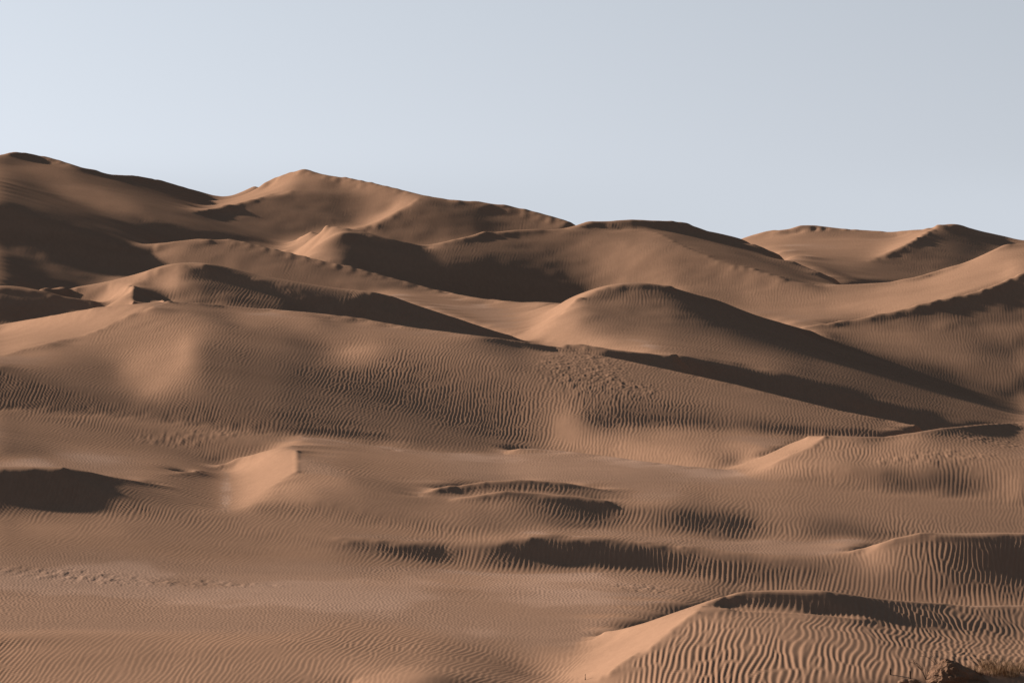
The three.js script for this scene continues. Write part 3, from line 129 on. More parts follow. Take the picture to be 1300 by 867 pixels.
  [515, 15, 98.53, 98.51, 98.47, 98.44, 98.4, 98.36, 98.33, 98.29, 98.25, 98.2, 98.15, 98.1, 98.03, 97.98, 97.9, 97.83, 97.77, 97.7, 97.64, 97.59, 97.57, 97.6, 97.68, 97.79, 97.94, 98.15, 98.39, 98.67, 98.96, 99.28, 99.62, 99.96, 100.28, 100.57, 100.8, 100.97, 101.06, 101.1, 101.11, 101.08, 101.04, 101, 100.94, 100.87, 100.8, 100.7, 100.59, 100.44, 100.29, 100.15, 100.06, 100.01, 99.96, 99.94, 99.93, 99.94, 99.97, 100.03, 100.1, 100.19, 100.28, 100.38, 100.49, 100.61, 100.79, 101.04, 101.39, 101.84, 102.35, 102.89, 115.39, 115.56, 115.71, 116.04, 116.22, 116.56, 117.08, 117.82, 119.16, 120.63, 122.2, 123.73, 125.22, 126.74, 128.27, 129.76, 131.18],
  [520, 15, 98.26, 98.28, 98.25, 98.21, 98.14, 98.13, 98.1, 98.06, 98.02, 97.98, 97.93, 97.88, 97.8, 97.74, 97.68, 97.61, 97.55, 97.48, 97.42, 97.35, 97.31, 97.3, 97.32, 97.39, 97.51, 97.68, 97.88, 98.12, 98.37, 98.67, 98.99, 99.33, 99.68, 100.01, 100.3, 100.54, 100.71, 100.8, 100.84, 100.83, 100.8, 100.76, 100.71, 100.64, 100.57, 100.47, 100.36, 100.21, 100.04, 99.89, 99.81, 99.76, 99.71, 99.68, 99.66, 99.64, 99.64, 99.66, 99.71, 99.77, 99.83, 99.9, 99.96, 100.04, 100.13, 100.27, 100.51, 100.84, 101.24, 101.73, 102.26, 115.23, 115.39, 115.74, 115.96, 116.24, 116.43, 116.88, 117.49, 118.71, 120.16, 121.62, 123.09, 124.59, 126.09, 127.6, 129.13],
  [525, 15, 97.64, 97.79, 97.85, 97.87, 97.88, 97.89, 97.87, 97.84, 97.8, 97.72, 97.7, 97.66, 97.58, 97.52, 97.46, 97.39, 97.32, 97.26, 97.2, 97.13, 97.07, 97.03, 97.02, 97.05, 97.13, 97.25, 97.42, 97.61, 97.83, 98.08, 98.37, 98.7, 99.04, 99.39, 99.73, 100.03, 100.28, 100.45, 100.54, 100.57, 100.56, 100.53, 100.48, 100.42, 100.34, 100.25, 100.13, 99.98, 99.78, 99.63, 99.57, 99.52, 99.48, 99.45, 99.42, 99.39, 99.36, 99.35, 99.36, 99.4, 99.44, 99.49, 99.52, 99.57, 99.62, 99.69, 99.81, 100.02, 100.3, 100.67, 101.13, 101.67, 102.26, 115.28, 115.63, 115.93, 116.16, 116.36, 116.71, 117.39, 118.34, 119.62, 121.02, 122.49, 123.96, 125.45, 126.96],
  [530, 15, 97.01, 97.24, 97.38, 97.45, 97.47, 97.47, 97.46, 97.45, 97.44, 97.43, 97.44, 97.42, 97.36, 97.27, 97.24, 97.17, 97.11, 97.04, 96.98, 96.92, 96.85, 96.79, 96.75, 96.75, 96.79, 96.87, 97, 97.15, 97.33, 97.54, 97.79, 98.08, 98.4, 98.75, 99.1, 99.45, 99.77, 100.02, 100.19, 100.28, 100.3, 100.29, 100.25, 100.19, 100.12, 100.02, 99.91, 99.75, 99.51, 99.34, 99.31, 99.29, 99.25, 99.22, 99.19, 99.16, 99.13, 99.1, 99.08, 99.08, 99.11, 99.13, 99.15, 99.18, 99.21, 99.25, 99.3, 99.41, 99.56, 99.79, 100.1, 100.5, 101, 101.5, 102.06, 115.53, 115.78, 116.02, 116.27, 116.63, 117.17, 117.98, 119.07, 120.45, 121.89, 123.35, 124.84],
  [535, 15, 96.22, 96.56, 96.81, 96.97, 97.08, 97.13, 97.14, 97.12, 97.08, 97.04, 97.01, 97, 97.01, 97.02, 97.01, 96.95, 96.87, 96.82, 96.76, 96.7, 96.63, 96.57, 96.51, 96.48, 96.49, 96.54, 96.63, 96.74, 96.88, 97.04, 97.25, 97.49, 97.78, 98.1, 98.45, 98.81, 99.18, 99.5, 99.76, 99.93, 100.01, 100.04, 100.01, 99.96, 99.89, 99.8, 99.68, 99.53, 99.27, 99.08, 99.01, 99.04, 99.03, 99, 98.96, 98.94, 98.91, 98.86, 98.84, 98.82, 98.83, 98.83, 98.82, 98.83, 98.87, 98.9, 98.92, 98.96, 99.04, 99.15, 99.32, 99.58, 99.95, 100.43, 100.96, 101.51, 115.34, 115.63, 115.87, 116.13, 116.43, 116.85, 117.51, 118.52, 119.87, 121.31, 122.77],
  [540, 15, 95.29, 95.74, 96.08, 96.34, 96.53, 96.67, 96.76, 96.8, 96.8, 96.76, 96.69, 96.63, 96.58, 96.56, 96.56, 96.58, 96.61, 96.6, 96.54, 96.48, 96.42, 96.35, 96.29, 96.24, 96.21, 96.23, 96.29, 96.38, 96.49, 96.62, 96.78, 96.97, 97.2, 97.48, 97.79, 98.14, 98.53, 98.9, 99.24, 99.5, 99.66, 99.75, 99.76, 99.73, 99.66, 99.57, 99.46, 99.3, 99.05, 98.83, 98.72, 98.72, 98.76, 98.74, 98.72, 98.71, 98.68, 98.63, 98.6, 98.57, 98.56, 98.57, 98.55, 98.54, 98.57, 98.61, 98.62, 98.62, 98.64, 98.67, 98.75, 98.89, 99.1, 99.47, 99.93, 100.42, 100.93, 101.42, 115.48, 115.72, 115.94, 116.18, 116.55, 95.06, 96.09, 97.21, 98.5],
  [545, 15, 94.24, 94.79, 95.24, 95.58, 95.86, 96.08, 96.24, 96.37, 96.44, 96.46, 96.44, 96.37, 96.29, 96.21, 96.15, 96.11, 96.11, 96.14, 96.18, 96.2, 96.2, 96.11, 96.07, 96.02, 95.99, 95.97, 95.98, 96.02, 96.09, 96.2, 96.33, 96.49, 96.67, 96.9, 97.15, 97.47, 97.84, 98.24, 98.62, 98.96, 99.23, 99.4, 99.48, 99.48, 99.44, 99.35, 99.24, 99.08, 98.83, 98.59, 98.44, 98.38, 98.38, 98.37, 98.35, 98.34, 98.31, 98.27, 98.24, 98.23, 98.25, 98.28, 98.28, 98.25, 98.26, 98.33, 98.38, 98.4, 98.39, 98.37, 98.37, 98.42, 98.52, 98.73, 99.05, 99.45, 99.91, 100.39, 100.9, 115.34, 92.37, 92.79, 93.36, 94.17, 95.09, 96.08, 97.22],
  [550, 15, 93.1, 93.74, 94.28, 94.71, 95.07, 95.37, 95.61, 95.81, 95.96, 96.06, 96.11, 96.11, 96.05, 95.97, 95.87, 95.78, 95.71, 95.66, 95.65, 95.67, 95.72, 95.77, 95.8, 95.77, 95.74, 95.73, 95.76, 95.79, 95.82, 95.88, 95.95, 96.04, 96.17, 96.35, 96.55, 96.82, 97.16, 97.54, 97.94, 98.34, 98.69, 98.96, 99.12, 99.19, 99.19, 99.12, 99.02, 98.86, 98.61, 98.36, 98.18, 98.06, 97.99, 97.94, 97.89, 97.86, 97.8, 97.73, 97.67, 97.68, 97.71, 97.78, 97.79, 97.79, 97.83, 97.94, 98.04, 98.11, 98.17, 98.14, 98.13, 98.15, 98.2, 98.31, 98.49, 98.72, 99.05, 99.47, 91.36, 91.52, 91.82, 92.17, 92.62, 93.3, 94.09, 94.94, 95.93],
  [555, 15, 91.94, 92.62, 93.23, 93.75, 94.19, 94.56, 94.86, 95.13, 95.36, 95.54, 95.67, 95.75, 95.77, 95.73, 95.65, 95.55, 95.44, 95.34, 95.26, 95.2, 95.18, 95.19, 95.23, 95.32, 95.36, 95.38, 95.3, 95.42, 95.45, 95.56, 95.66, 95.74, 95.81, 95.91, 96.02, 96.21, 96.5, 96.84, 97.22, 97.63, 98.04, 98.41, 98.67, 98.82, 98.89, 98.87, 98.79, 98.64, 98.39, 98.14, 97.93, 97.75, 97.6, 97.46, 97.35, 97.28, 97.16, 97.04, 96.94, 96.93, 96.94, 97.02, 97.03, 97.01, 97.03, 97.18, 97.36, 97.54, 97.76, 91.75, 90.97, 90.88, 90.82, 90.82, 91.11, 91.26, 91.1, 90.92, 90.82, 90.94, 91.19, 91.48, 91.83, 92.39, 93.05, 93.77, 94.6],
  [560, 20, 90.82, 91.71, 92.54, 93.25, 93.79, 94.24, 94.63, 94.96, 95.22, 95.38, 95.43, 95.36, 95.23, 95.08, 94.93, 94.79, 94.69, 94.66, 94.69, 93.57, 93.99, 94.47, 94.97, 95.23, 95.44, 95.55, 95.66, 95.93, 96.29, 96.76, 97.31, 97.88, 98.28, 98.51, 98.57, 98.46, 98.17, 97.84, 97.53, 97.25, 96.93, 96.69, 96.47, 96.29, 96.16, 96.09, 96.15, 96.03, 95.93, 96.09, 96.28, 92.24, 90.75, 90.53, 90.37, 90.35, 90.52, 90.44, 90.27, 90.27, 90.49, 90.81, 91.28, 91.94, 92.75, 93.76],
  [565, 20, 89.82, 90.62, 91.46, 92.26, 92.86, 93.34, 93.77, 94.17, 94.54, 94.84, 95.04, 95.09, 95.01, 94.87, 94.72, 94.56, 94.39, 94.21, 93.74, 92.09, 92.51, 92.98, 93.47, 94.31, 94.86, 94.97, 95.12, 95.39, 95.7, 96.08, 96.56, 97.14, 97.65, 98.02, 98.15, 98.11, 97.89, 97.59, 97.26, 96.95, 96.53, 96.16, 95.85, 95.6, 95.41, 95.32, 95.32, 95.09, 94.81, 94.82, 94.76, 91.34, 90.45, 90.23, 90.04, 89.92, 89.92, 89.83, 89.71, 89.69, 89.8, 90.03, 90.36, 90.83, 91.45, 92.28],
  [570, 20, 89.01, 89.64, 90.41, 91.25, 91.87, 92.37, 92.81, 93.25, 93.69, 94.11, 94.47, 94.71, 94.75, 94.65, 94.5, 94.35, 94.18, 94, 90.44, 90.65, 91.06, 91.53, 92.09, 92.83, 93.47, 94.01, 94.4, 94.8, 95.08, 95.42, 95.81, 96.31, 96.89, 96.28, 96.37, 97.74, 97.55, 97.27, 96.94, 96.61, 96.2, 95.77, 95.38, 95.05, 94.78, 94.63, 94.56, 94.35, 93.98, 93.71, 91.91, 90.31, 90.08, 89.89, 89.72, 89.56, 89.44, 89.32, 89.2, 89.15, 89.17, 89.29, 89.48, 89.77, 90.21, 90.84],
  [575, 20, 88.43, 88.83, 89.43, 90.24, 90.85, 91.35, 91.77, 92.22, 92.69, 93.18, 93.67, 94.12, 94.4, 94.42, 94.29, 94.14, 93.97, 90.97, 89.64, 89.24, 89.65, 90.11, 90.66, 91.39, 92.02, 92.58, 93.17, 93.69, 94.21, 94.68, 95.04, 95.41, 95.71, 95.13, 95.12, 95.16, 95.25, 97, 96.65, 96.3, 95.88, 95.44, 95.02, 94.64, 94.3, 94.1, 93.98, 93.83, 93.42, 92.59, 90.7, 89.9, 89.68, 89.5, 89.37, 89.23, 89.07, 88.91, 88.76, 88.67, 88.63, 88.64, 88.71, 88.83, 89.09, 89.49],
  [580, 20, 87.98, 88.13, 88.48, 89.15, 89.75, 90.25, 90.69, 91.12, 91.58, 92.09, 92.66, 93.28, 93.82, 94.1, 94.08, 93.93, 91.65, 90.31, 88.93, 87.86, 88.28, 88.72, 89.27, 89.98, 90.6, 91.15, 91.73, 92.26, 92.75, 93.22, 93.57, 93.94, 94.24, 93.98, 93.85, 93.83, 93.84, 93.83, 93.85, 96.02, 95.59, 95.14, 94.72, 94.3, 93.91, 93.65, 93.52, 93.45, 93.01, 91.25, 89.64, 89.41, 89.22, 89.05, 88.96, 88.88, 88.73, 88.56, 88.39, 88.25, 88.18, 88.14, 88.11, 88.12, 88.19, 88.36],
  [585, 20, 87.42, 87.4, 87.52, 87.96, 88.55, 89.09, 89.55, 89.96, 90.39, 90.88, 91.47, 92.21, 92.94, 93.55, 93.87, 92.81, 91.24, 89.78, 88.11, 86.59, 86.94, 87.36, 87.9, 88.61, 89.21, 89.76, 90.33, 90.84, 91.34, 91.79, 92.14, 92.5, 92.79, 92.67, 92.52, 92.47, 92.47, 92.47, 92.48, 92.51, 92.6, 94.82, 94.39, 93.97, 93.54, 93.22, 93.09, 93.09, 91.9, 90.26, 89.23, 88.95, 88.74, 88.55, 88.47, 88.46, 88.35, 88.22, 88.06, 87.91, 87.83, 87.76, 87.68, 87.6, 87.55, 87.58],
  [590, 20, 86.63, 86.6, 86.59, 86.75, 87.3, 87.88, 88.36, 88.76, 89.15, 89.59, 90.13, 90.97, 91.83, 92.64, 93.19, 92.06, 90.74, 89.02, 87.09, 85.75, 85.75, 86.03, 86.57, 87.26, 87.86, 88.39, 88.96, 89.47, 89.95, 90.4, 90.74, 91.1, 91.39, 91.28, 91.15, 91.09, 91.1, 91.12, 91.14, 91.18, 91.25, 91.34, 91.57, 93.57, 93.14, 92.78, 92.62, 92.57, 90.85, 89.29, 88.91, 88.59, 88.34, 88.11, 87.97, 87.95, 87.9, 87.86, 87.73, 87.59, 87.54, 87.47, 87.36, 87.24, 87.13, 87.06],
  [595, 20, 85.78, 85.74, 85.66, 85.65, 86.08, 86.66, 87.15, 87.52, 87.87, 88.27, 88.77, 89.64, 90.59, 91.42, 92.08, 91.64, 90.02, 88.07, 86.01, 84.77, 84.69, 84.78, 85.26, 85.95, 86.54, 87.06, 87.62, 88.12, 88.59, 89.04, 89.37, 89.73, 90.01, 89.91, 89.78, 89.71, 89.75, 89.78, 89.83, 89.88, 89.94, 90.08, 90.28, 90.44, 90.65, 90.97, 92.17, 91.05, 89.96, 88.95, 88.61, 88.29, 88.05, 87.8, 87.6, 87.51, 87.44, 87.44, 87.38, 87.3, 87.27, 87.24, 87.12, 86.97, 86.82, 86.69],
  [600, 20, 79.99, 80.08, 80.17, 80.26, 80.35, 80.6, 85.9, 86.26, 86.59, 86.96, 87.44, 88.31, 89.06, 89.98, 90.99, 90.76, 89.01, 87, 84.98, 83.87, 83.78, 83.71, 83.99, 84.66, 85.24, 85.76, 86.31, 86.8, 87.27, 87.71, 88.04, 88.39, 88.66, 88.58, 88.44, 88.37, 88.41, 88.47, 88.56, 88.64, 88.7, 88.85, 89.06, 89.29, 89.5, 89.72, 89.89, 89.8, 89.09, 88.54, 88.26, 88.01, 87.82, 87.59, 87.38, 87.24, 87.13, 87.12, 87.07, 87.01, 87, 86.99, 86.91, 86.77, 86.59, 86.43],
  [605, 20, 79.81, 79.9, 79.99, 80.08, 80.17, 80.3, 81.01, 84.98, 85.32, 85.67, 86.15, 87, 87.93, 88.87, 89.78, 89.61, 87.86, 85.86, 83.94, 83.14, 83.02, 82.88, 82.91, 83.46, 84.05, 84.57, 85.07, 85.52, 85.98, 86.43, 86.82, 87.16, 87.41, 87.4, 87.15, 87.07, 87.1, 87.17, 87.29, 87.41, 87.52, 87.67, 87.89, 88.12, 88.34, 88.54, 88.69, 88.62, 88.3, 88.06, 87.85, 87.7, 87.56, 87.38, 87.19, 87.05, 86.93, 86.89, 86.84, 86.78, 86.76, 86.75, 86.69, 86.57, 86.4, 86.21],
  [610, 20, 79.63, 79.72, 79.81, 79.9, 79.99, 80.08, 80.43, 81.17, 82.12, 84.41, 84.88, 85.78, 86.74, 87.7, 88.51, 88.33, 86.71, 84.68, 82.82, 82.57, 82.38, 82.23, 82.16, 82.5, 83.01, 83.53, 83.99, 84.37, 84.75, 85.23, 85.68, 86.07, 86.37, 86.5, 85.89, 85.86, 85.87, 85.89, 86.03, 86.21, 86.37, 86.53, 86.73, 86.97, 87.21, 87.42, 87.57, 87.55, 87.51, 87.45, 87.38, 87.36, 87.31, 87.17, 86.99, 86.85, 86.74, 86.68, 86.64, 86.59, 86.56, 86.54, 86.48, 86.38, 86.21, 86],
  [615, 20, 79.46, 79.55, 79.64, 79.73, 79.82, 79.9, 80.02, 80.47, 81.26, 82.37, 83.64, 84.56, 85.53, 86.47, 87.21, 87.04, 85.58, 83.49, 82.33, 81.97, 81.77, 81.67, 81.61, 81.77, 82.16, 82.64, 83.09, 83.41, 83.69, 84.11, 82.27, 82.19, 82.13, 82.15, 82.24, 82.42, 82.66, 84.67, 84.78, 85.01, 85.24, 85.41, 85.59, 85.83, 86.11, 86.37, 86.57, 86.66, 86.72, 86.75, 86.77, 86.81, 86.86, 86.85, 86.79, 86.66, 86.55, 86.5, 86.45, 86.4, 86.37, 86.34, 86.3, 86.19, 86.02, 85.81],
  [620, 20, 79.29, 79.38, 79.47, 79.56, 79.65, 79.73, 79.77, 79.97, 80.47, 81.3, 82.42, 83.35, 84.31, 85.23, 85.95, 85.77, 84.34, 82.28, 81.72, 81.3, 81.11, 81.09, 81.09, 81.18, 81.44, 81.84, 82.3, 82.61, 82.84, 82.14, 82.08, 81.99, 81.92, 81.89, 81.92, 82.03, 82.22, 82.45, 83.56, 83.82, 84.12, 84.3, 84.47, 84.69, 85.04, 85.38, 85.62, 85.79, 85.91, 86.01, 86.1, 86.2, 86.3, 86.38, 86.44, 86.44, 86.36, 86.3, 86.27, 86.22, 86.18, 86.15, 86.1, 86.01, 85.83, 85.62],
  [625, 20, 79.12, 79.21, 79.3, 79.39, 79.47, 79.55, 79.57, 79.64, 79.88, 80.42, 81.25, 82.18, 83.11, 84, 84.71, 84.54, 83.12, 81.48, 81.04, 80.63, 80.42, 80.46, 80.52, 80.62, 80.82, 81.11, 81.52, 81.9, 81.84, 81.84, 81.88, 81.8, 81.73, 81.68, 81.68, 81.73, 81.84, 82, 82.27, 82.71, 83.08, 83.24, 83.38, 83.58, 83.98, 84.39, 84.68, 84.9, 85.08, 85.23, 85.36, 85.52, 85.66, 85.79, 85.89, 85.97, 86.03, 86.06, 86.07, 86.03, 85.94, 85.96, 85.92, 85.82, 85.65, 85.44],
  [630, 20, 78.95, 79.04, 79.13, 79.21, 79.3, 79.38, 79.38, 79.41, 79.48, 79.78, 80.31, 81.09, 81.94, 82.8, 83.5, 83.33, 81.93, 80.63, 80.3, 80, 79.83, 79.86, 79.95, 80.08, 80.26, 80.48, 80.72, 80.92, 81.17, 81.39, 81.49, 80.63, 80.6, 80.6, 80.65, 80.73, 81.52, 81.62, 81.78, 81.94, 82.21, 82.28, 82.38, 82.53, 82.95, 83.43, 83.73, 84, 84.22, 84.41, 84.59, 84.79, 84.97, 85.14, 85.28, 85.4, 85.48, 85.54, 85.61, 85.66, 85.71, 85.72, 85.68, 85.59, 85.46, 85.25],
  [635, 20, 78.78, 78.87, 78.96, 79.04, 79.13, 79.2, 79.2, 79.2, 79.2, 79.33, 79.6, 80.15, 80.85, 81.63, 82.31, 82.14, 80.77, 79.93, 79.71, 79.52, 79.37, 79.36, 79.43, 79.54, 79.72, 79.93, 80.15, 80.35, 80.47, 80.42, 80.39, 80.37, 80.35, 80.34, 80.39, 80.45, 80.54, 80.64, 81.46, 81.43, 81.49, 81.49, 81.52, 81.66, 82.03, 82.5, 82.83, 83.12, 83.38, 83.59, 83.8, 84.03, 84.25, 84.45, 84.62, 84.78, 84.91, 85.01, 85.1, 85.16, 85.21, 85.26, 85.29, 85.27, 85.2, 85.07],
  [640, 20, 78.61, 78.68, 78.78, 78.86, 78.94, 79, 79, 78.99, 78.96, 79, 79.11, 79.4, 79.89, 80.49, 81.15, 80.98, 79.7, 79.52, 79.38, 79.23, 79.08, 79, 79.01, 79.06, 79.19, 79.38, 79.61, 79.83, 79.98, 80.04, 80.03, 80.05, 80.03, 80.06, 80.14, 80.21, 80.3, 80.41, 80.49, 80.74, 80.86, 80.86, 80.87, 80.99, 81.28, 81.67, 82.01, 82.33, 82.59, 82.8, 83.01, 83.26, 83.5, 83.73, 83.94, 84.12, 84.28, 84.42, 84.55, 84.66, 84.74, 84.81, 84.87, 84.91, 84.91, 84.86],
  [645, 20, 78.44, 78.45, 78.54, 78.63, 78.72, 78.78, 78.79, 78.77, 78.74, 78.72, 78.74, 78.85, 79.13, 79.49, 80.01, 79.85, 79.26, 79.2, 79.15, 79.05, 78.91, 78.78, 78.7, 78.68, 78.74, 78.87, 79.05, 79.25, 79.41, 79.53, 79.59, 79.67, 79.67, 79.73, 79.83, 79.95, 80.06, 80.2, 80.28, 80.34, 80.4, 80.42, 80.43, 80.52, 80.72, 81.01, 81.33, 81.64, 81.89, 82.07, 82.26, 82.5, 82.77, 83.02, 83.24, 83.44, 83.62, 83.79, 83.94, 84.09, 84.21, 84.31, 84.4, 84.46, 84.5, 84.52],
  [650, 20, 78.27, 78.25, 78.27, 78.35, 78.44, 78.5, 78.53, 78.53, 78.51, 78.48, 78.46, 78.46, 78.56, 78.72, 78.95, 78.96, 78.88, 78.88, 78.87, 78.82, 78.73, 78.61, 78.49, 78.4, 78.37, 78.42, 78.54, 78.68, 78.82, 78.95, 79.1, 79.24, 79.3, 79.38, 79.5, 79.65, 79.8, 79.94, 80.08, 80.12, 80.11, 80.11, 80.12, 80.19, 80.34, 80.52, 80.78, 81.06, 81.29, 81.44, 81.59, 81.8, 82.07, 82.34, 82.57, 82.78, 82.97, 83.14, 83.31, 83.48, 83.64, 83.78, 83.9, 83.99, 84.06, 84.11],
  [655, 20, 78.03, 78.02, 78, 78.02, 78.08, 78.14, 78.21, 78.23, 78.24, 78.23, 78.2, 78.17, 78.17, 78.2, 78.28, 78.38, 78.42, 78.45, 78.5, 78.51, 78.49, 78.42, 78.32, 78.21, 78.12, 78.07, 78.11, 78.18, 78.27, 78.36, 78.53, 78.77, 78.9, 79.01, 79.14, 79.31, 79.5, 79.66, 79.83, 79.91, 79.89, 79.84, 79.85, 79.91, 80.05, 80.17, 80.37, 80.6, 80.8, 80.9, 81.01, 81.18, 81.44, 81.71, 81.96, 82.17, 82.36, 82.53, 82.69, 82.87, 83.06, 83.23, 83.38, 83.51, 83.6, 83.67],
  [660, 20, 77.64, 77.72, 77.7, 77.68, 77.7, 77.74, 77.81, 77.84, 77.88, 77.92, 77.93, 77.91, 77.88, 77.86, 77.86, 77.9, 77.94, 77.98, 78.04, 78.09, 78.13, 78.13, 78.1, 78.04, 77.94, 77.84, 77.78, 77.78, 77.8, 77.85, 77.97, 78.2, 78.45, 78.6, 78.74, 78.93, 79.15, 79.35, 79.54, 79.65, 79.66, 79.6, 79.59, 79.65, 79.78, 79.92, 80.05, 80.23, 80.39, 80.44, 80.5, 80.63, 80.86, 81.15, 81.41, 81.62, 81.8, 81.96, 82.11, 82.28, 82.48, 82.67, 82.85, 83, 83.13, 83.23],
  [665, 20, 77.16, 77.31, 77.33, 77.31, 77.3, 77.31, 77.34, 77.37, 77.44, 77.53, 77.6, 77.62, 77.61, 77.57, 77.53, 77.51, 77.5, 77.51, 77.55, 77.61, 77.67, 77.72, 77.77, 77.77, 77.74, 77.66, 77.57, 77.5, 77.45, 77.44, 77.5, 77.66, 77.89, 78.11, 78.31, 78.51, 78.75, 78.96, 79.18, 79.34, 79.39, 79.35, 79.35, 79.39, 79.5, 79.67, 79.78, 79.94, 80.06, 80.07, 80.08, 80.15, 80.35, 80.63, 80.91, 81.12, 81.29, 81.44, 81.58, 81.73, 81.92, 82.11, 82.3, 82.48, 82.64, 82.78],
  [670, 20, 76.58, 76.77, 76.85, 76.86, 76.86, 76.86, 76.88, 76.9, 76.94, 77.07, 77.19, 77.27, 77.3, 77.29, 77.25, 77.2, 77.14, 77.1, 77.09, 77.12, 77.16, 77.23, 77.32, 77.39, 77.42, 77.41, 77.35, 77.28, 77.21, 77.14, 77.13, 77.2, 77.36, 77.55, 77.73, 77.92, 78.3, 78.57, 78.8, 78.95, 79.03, 79.06, 79.09, 79.14, 79.22, 79.36, 79.5, 79.66, 79.77, 79.78, 79.76, 79.76, 79.91, 80.16, 80.45, 80.67, 80.83, 80.96, 81.08, 81.21, 81.37, 81.56, 81.75, 81.94, 82.13, 82.29],
  [675, 20, 75.95, 76.17, 76.3, 76.36, 76.39, 76.41, 76.43, 76.44, 76.47, 76.59, 76.73, 76.85, 76.93, 76.97, 76.96, 76.92, 76.84, 76.76, 76.7, 76.67, 76.67, 76.71, 76.8, 76.89, 76.97, 77.02, 77.03, 77.01, 76.96, 76.89, 76.83, 76.81, 76.86, 76.94, 76.98, 77.16, 77.44, 77.78, 78.01, 78.24, 78.51, 78.65, 78.73, 78.83, 78.94, 79.06, 79.2, 79.35, 79.46, 79.5, 79.47, 79.45, 79.52, 79.72, 79.99, 80.26, 80.41, 80.53, 80.63, 80.74, 80.87, 81.03, 81.21, 81.39, 81.58, 81.76],
  [680, 20, 75.31, 75.53, 75.7, 75.8, 75.88, 75.93, 75.97, 75.99, 76.03, 76.12, 76.25, 76.38, 76.5, 76.59, 76.63, 76.62, 76.57, 76.49, 76.4, 76.31, 76.24, 76.21, 76.25, 76.33, 76.43, 76.52, 76.58, 76.61, 76.61, 76.56, 76.49, 76.42, 76.35, 76.32, 76.16, 76.14, 76.41, 76.75, 77, 77.2, 77.47, 77.76, 78.16, 78.37, 78.53, 78.7, 78.87, 79.01, 79.11, 79.16, 79.15, 79.15, 79.2, 79.33, 79.51, 79.82, 80.06, 80.18, 75.41, 75.31, 80.33, 80.51, 80.68, 80.86, 81.05, 81.23],
  [685, 20, 74.66, 74.87, 75.06, 75.21, 75.32, 75.42, 75.49, 75.54, 75.59, 75.66, 75.77, 75.9, 76.03, 76.14, 76.23, 76.27, 76.27, 76.23, 76.14, 76.04, 75.94, 75.84, 75.77, 75.75, 75.8, 75.93, 76.05, 76.12, 76.16, 76.14, 76.06, 75.95, 75.8, 75.76, 75.81, 75.87, 75.99, 75.96, 76.01, 76.17, 76.44, 76.79, 77.12, 77.33, 77.81, 78.15, 78.46, 78.69, 78.77, 78.73, 78.73, 78.77, 78.82, 78.85, 78.89, 79.13, 79.59, 75.37, 75.25, 75.15, 75.09, 75.07, 75.09, 75.16, 75.21, 75.24],
  [690, 20, 74.03, 74.22, 74.42, 74.59, 74.74, 74.87, 74.97, 75.06, 75.13, 75.2, 75.3, 75.42, 75.54, 75.66, 75.77, 75.85, 75.9, 75.91, 75.87, 75.8, 75.71, 75.62, 75.54, 75.52, 75.51, 75.51, 75.51, 75.58, 75.67, 75.67, 75.59, 75.53, 75.48, 75.56, 75.62, 75.69, 75.74, 75.8, 75.82, 75.85, 75.95, 76.01, 76.11, 76.42, 76.79, 77.12, 77.43, 77.69, 77.9, 78.03, 78.15, 78.19, 78.2, 78.06, 77.88, 78.15, 75.4, 75.22, 75.09, 75, 74.93, 74.9, 74.9, 74.95, 75.02, 75.04],
  [695, 20, 73.42, 73.6, 73.78, 73.96, 74.13, 74.28, 74.42, 74.53, 74.63, 74.72, 74.82, 74.93, 75.05, 75.17, 75.28, 75.39, 75.47, 75.52, 75.51, 75.48, 75.44, 75.38, 75.36, 75.36, 75.33, 75.34, 75.34, 75.37, 75.46, 75.4, 75.36, 75.32, 75.33, 75.37, 75.43, 75.49, 75.54, 75.6, 75.66, 75.69, 75.73, 75.79, 75.78, 75.88, 75.83, 76.12, 76.42, 76.67, 76.93, 77.01, 77.13, 77.17, 77.18, 77.06, 76.86, 77.22, 75.24, 75.06, 74.93, 74.84, 74.77, 74.74, 74.74, 74.77, 74.83, 74.88],
  [700, 20, 72.82, 72.98, 73.15, 73.33, 73.51, 73.67, 73.82, 73.96, 74.08, 74.2, 74.31, 74.43, 74.54, 74.66, 74.78, 74.89, 75, 75.07, 75.1, 75.1, 75.08, 75.06, 75.07, 75.12, 75.15, 75.17, 75.18, 75.2, 75.26, 75.23, 75.18, 75.15, 75.17, 75.2, 75.27, 75.33, 75.38, 75.44, 75.48, 75.52, 75.56, 75.62, 75.63, 75.62, 75.6, 75.6, 75.66, 75.8, 75.99, 76.05, 76.13, 76.22, 76.18, 76.09, 75.86, 75.45, 75.09, 74.9, 74.78, 74.68, 74.61, 74.59, 74.58, 74.6, 74.66, 74.73],
  [705, 20, 72.24, 72.38, 72.54, 72.7, 72.87, 73.04, 73.2, 73.35, 73.49, 73.63, 73.77, 73.89, 74.02, 74.14, 74.26, 74.37, 74.49, 74.58, 74.63, 74.65, 74.66, 74.68, 74.72, 74.8, 74.88, 74.95, 75.01, 75.04, 75.08, 75.07, 74.99, 74.95, 75, 75.05, 75.11, 75.17, 75.23, 75.28, 75.32, 75.36, 75.4, 75.44, 75.46, 75.46, 75.43, 75.38, 75.33, 75.31, 75.36, 75.37, 75.39, 75.47, 75.48, 75.44, 75.35, 75.17, 74.88, 74.71, 74.61, 74.53, 74.46, 74.43, 74.42, 74.45, 74.5, 74.57],
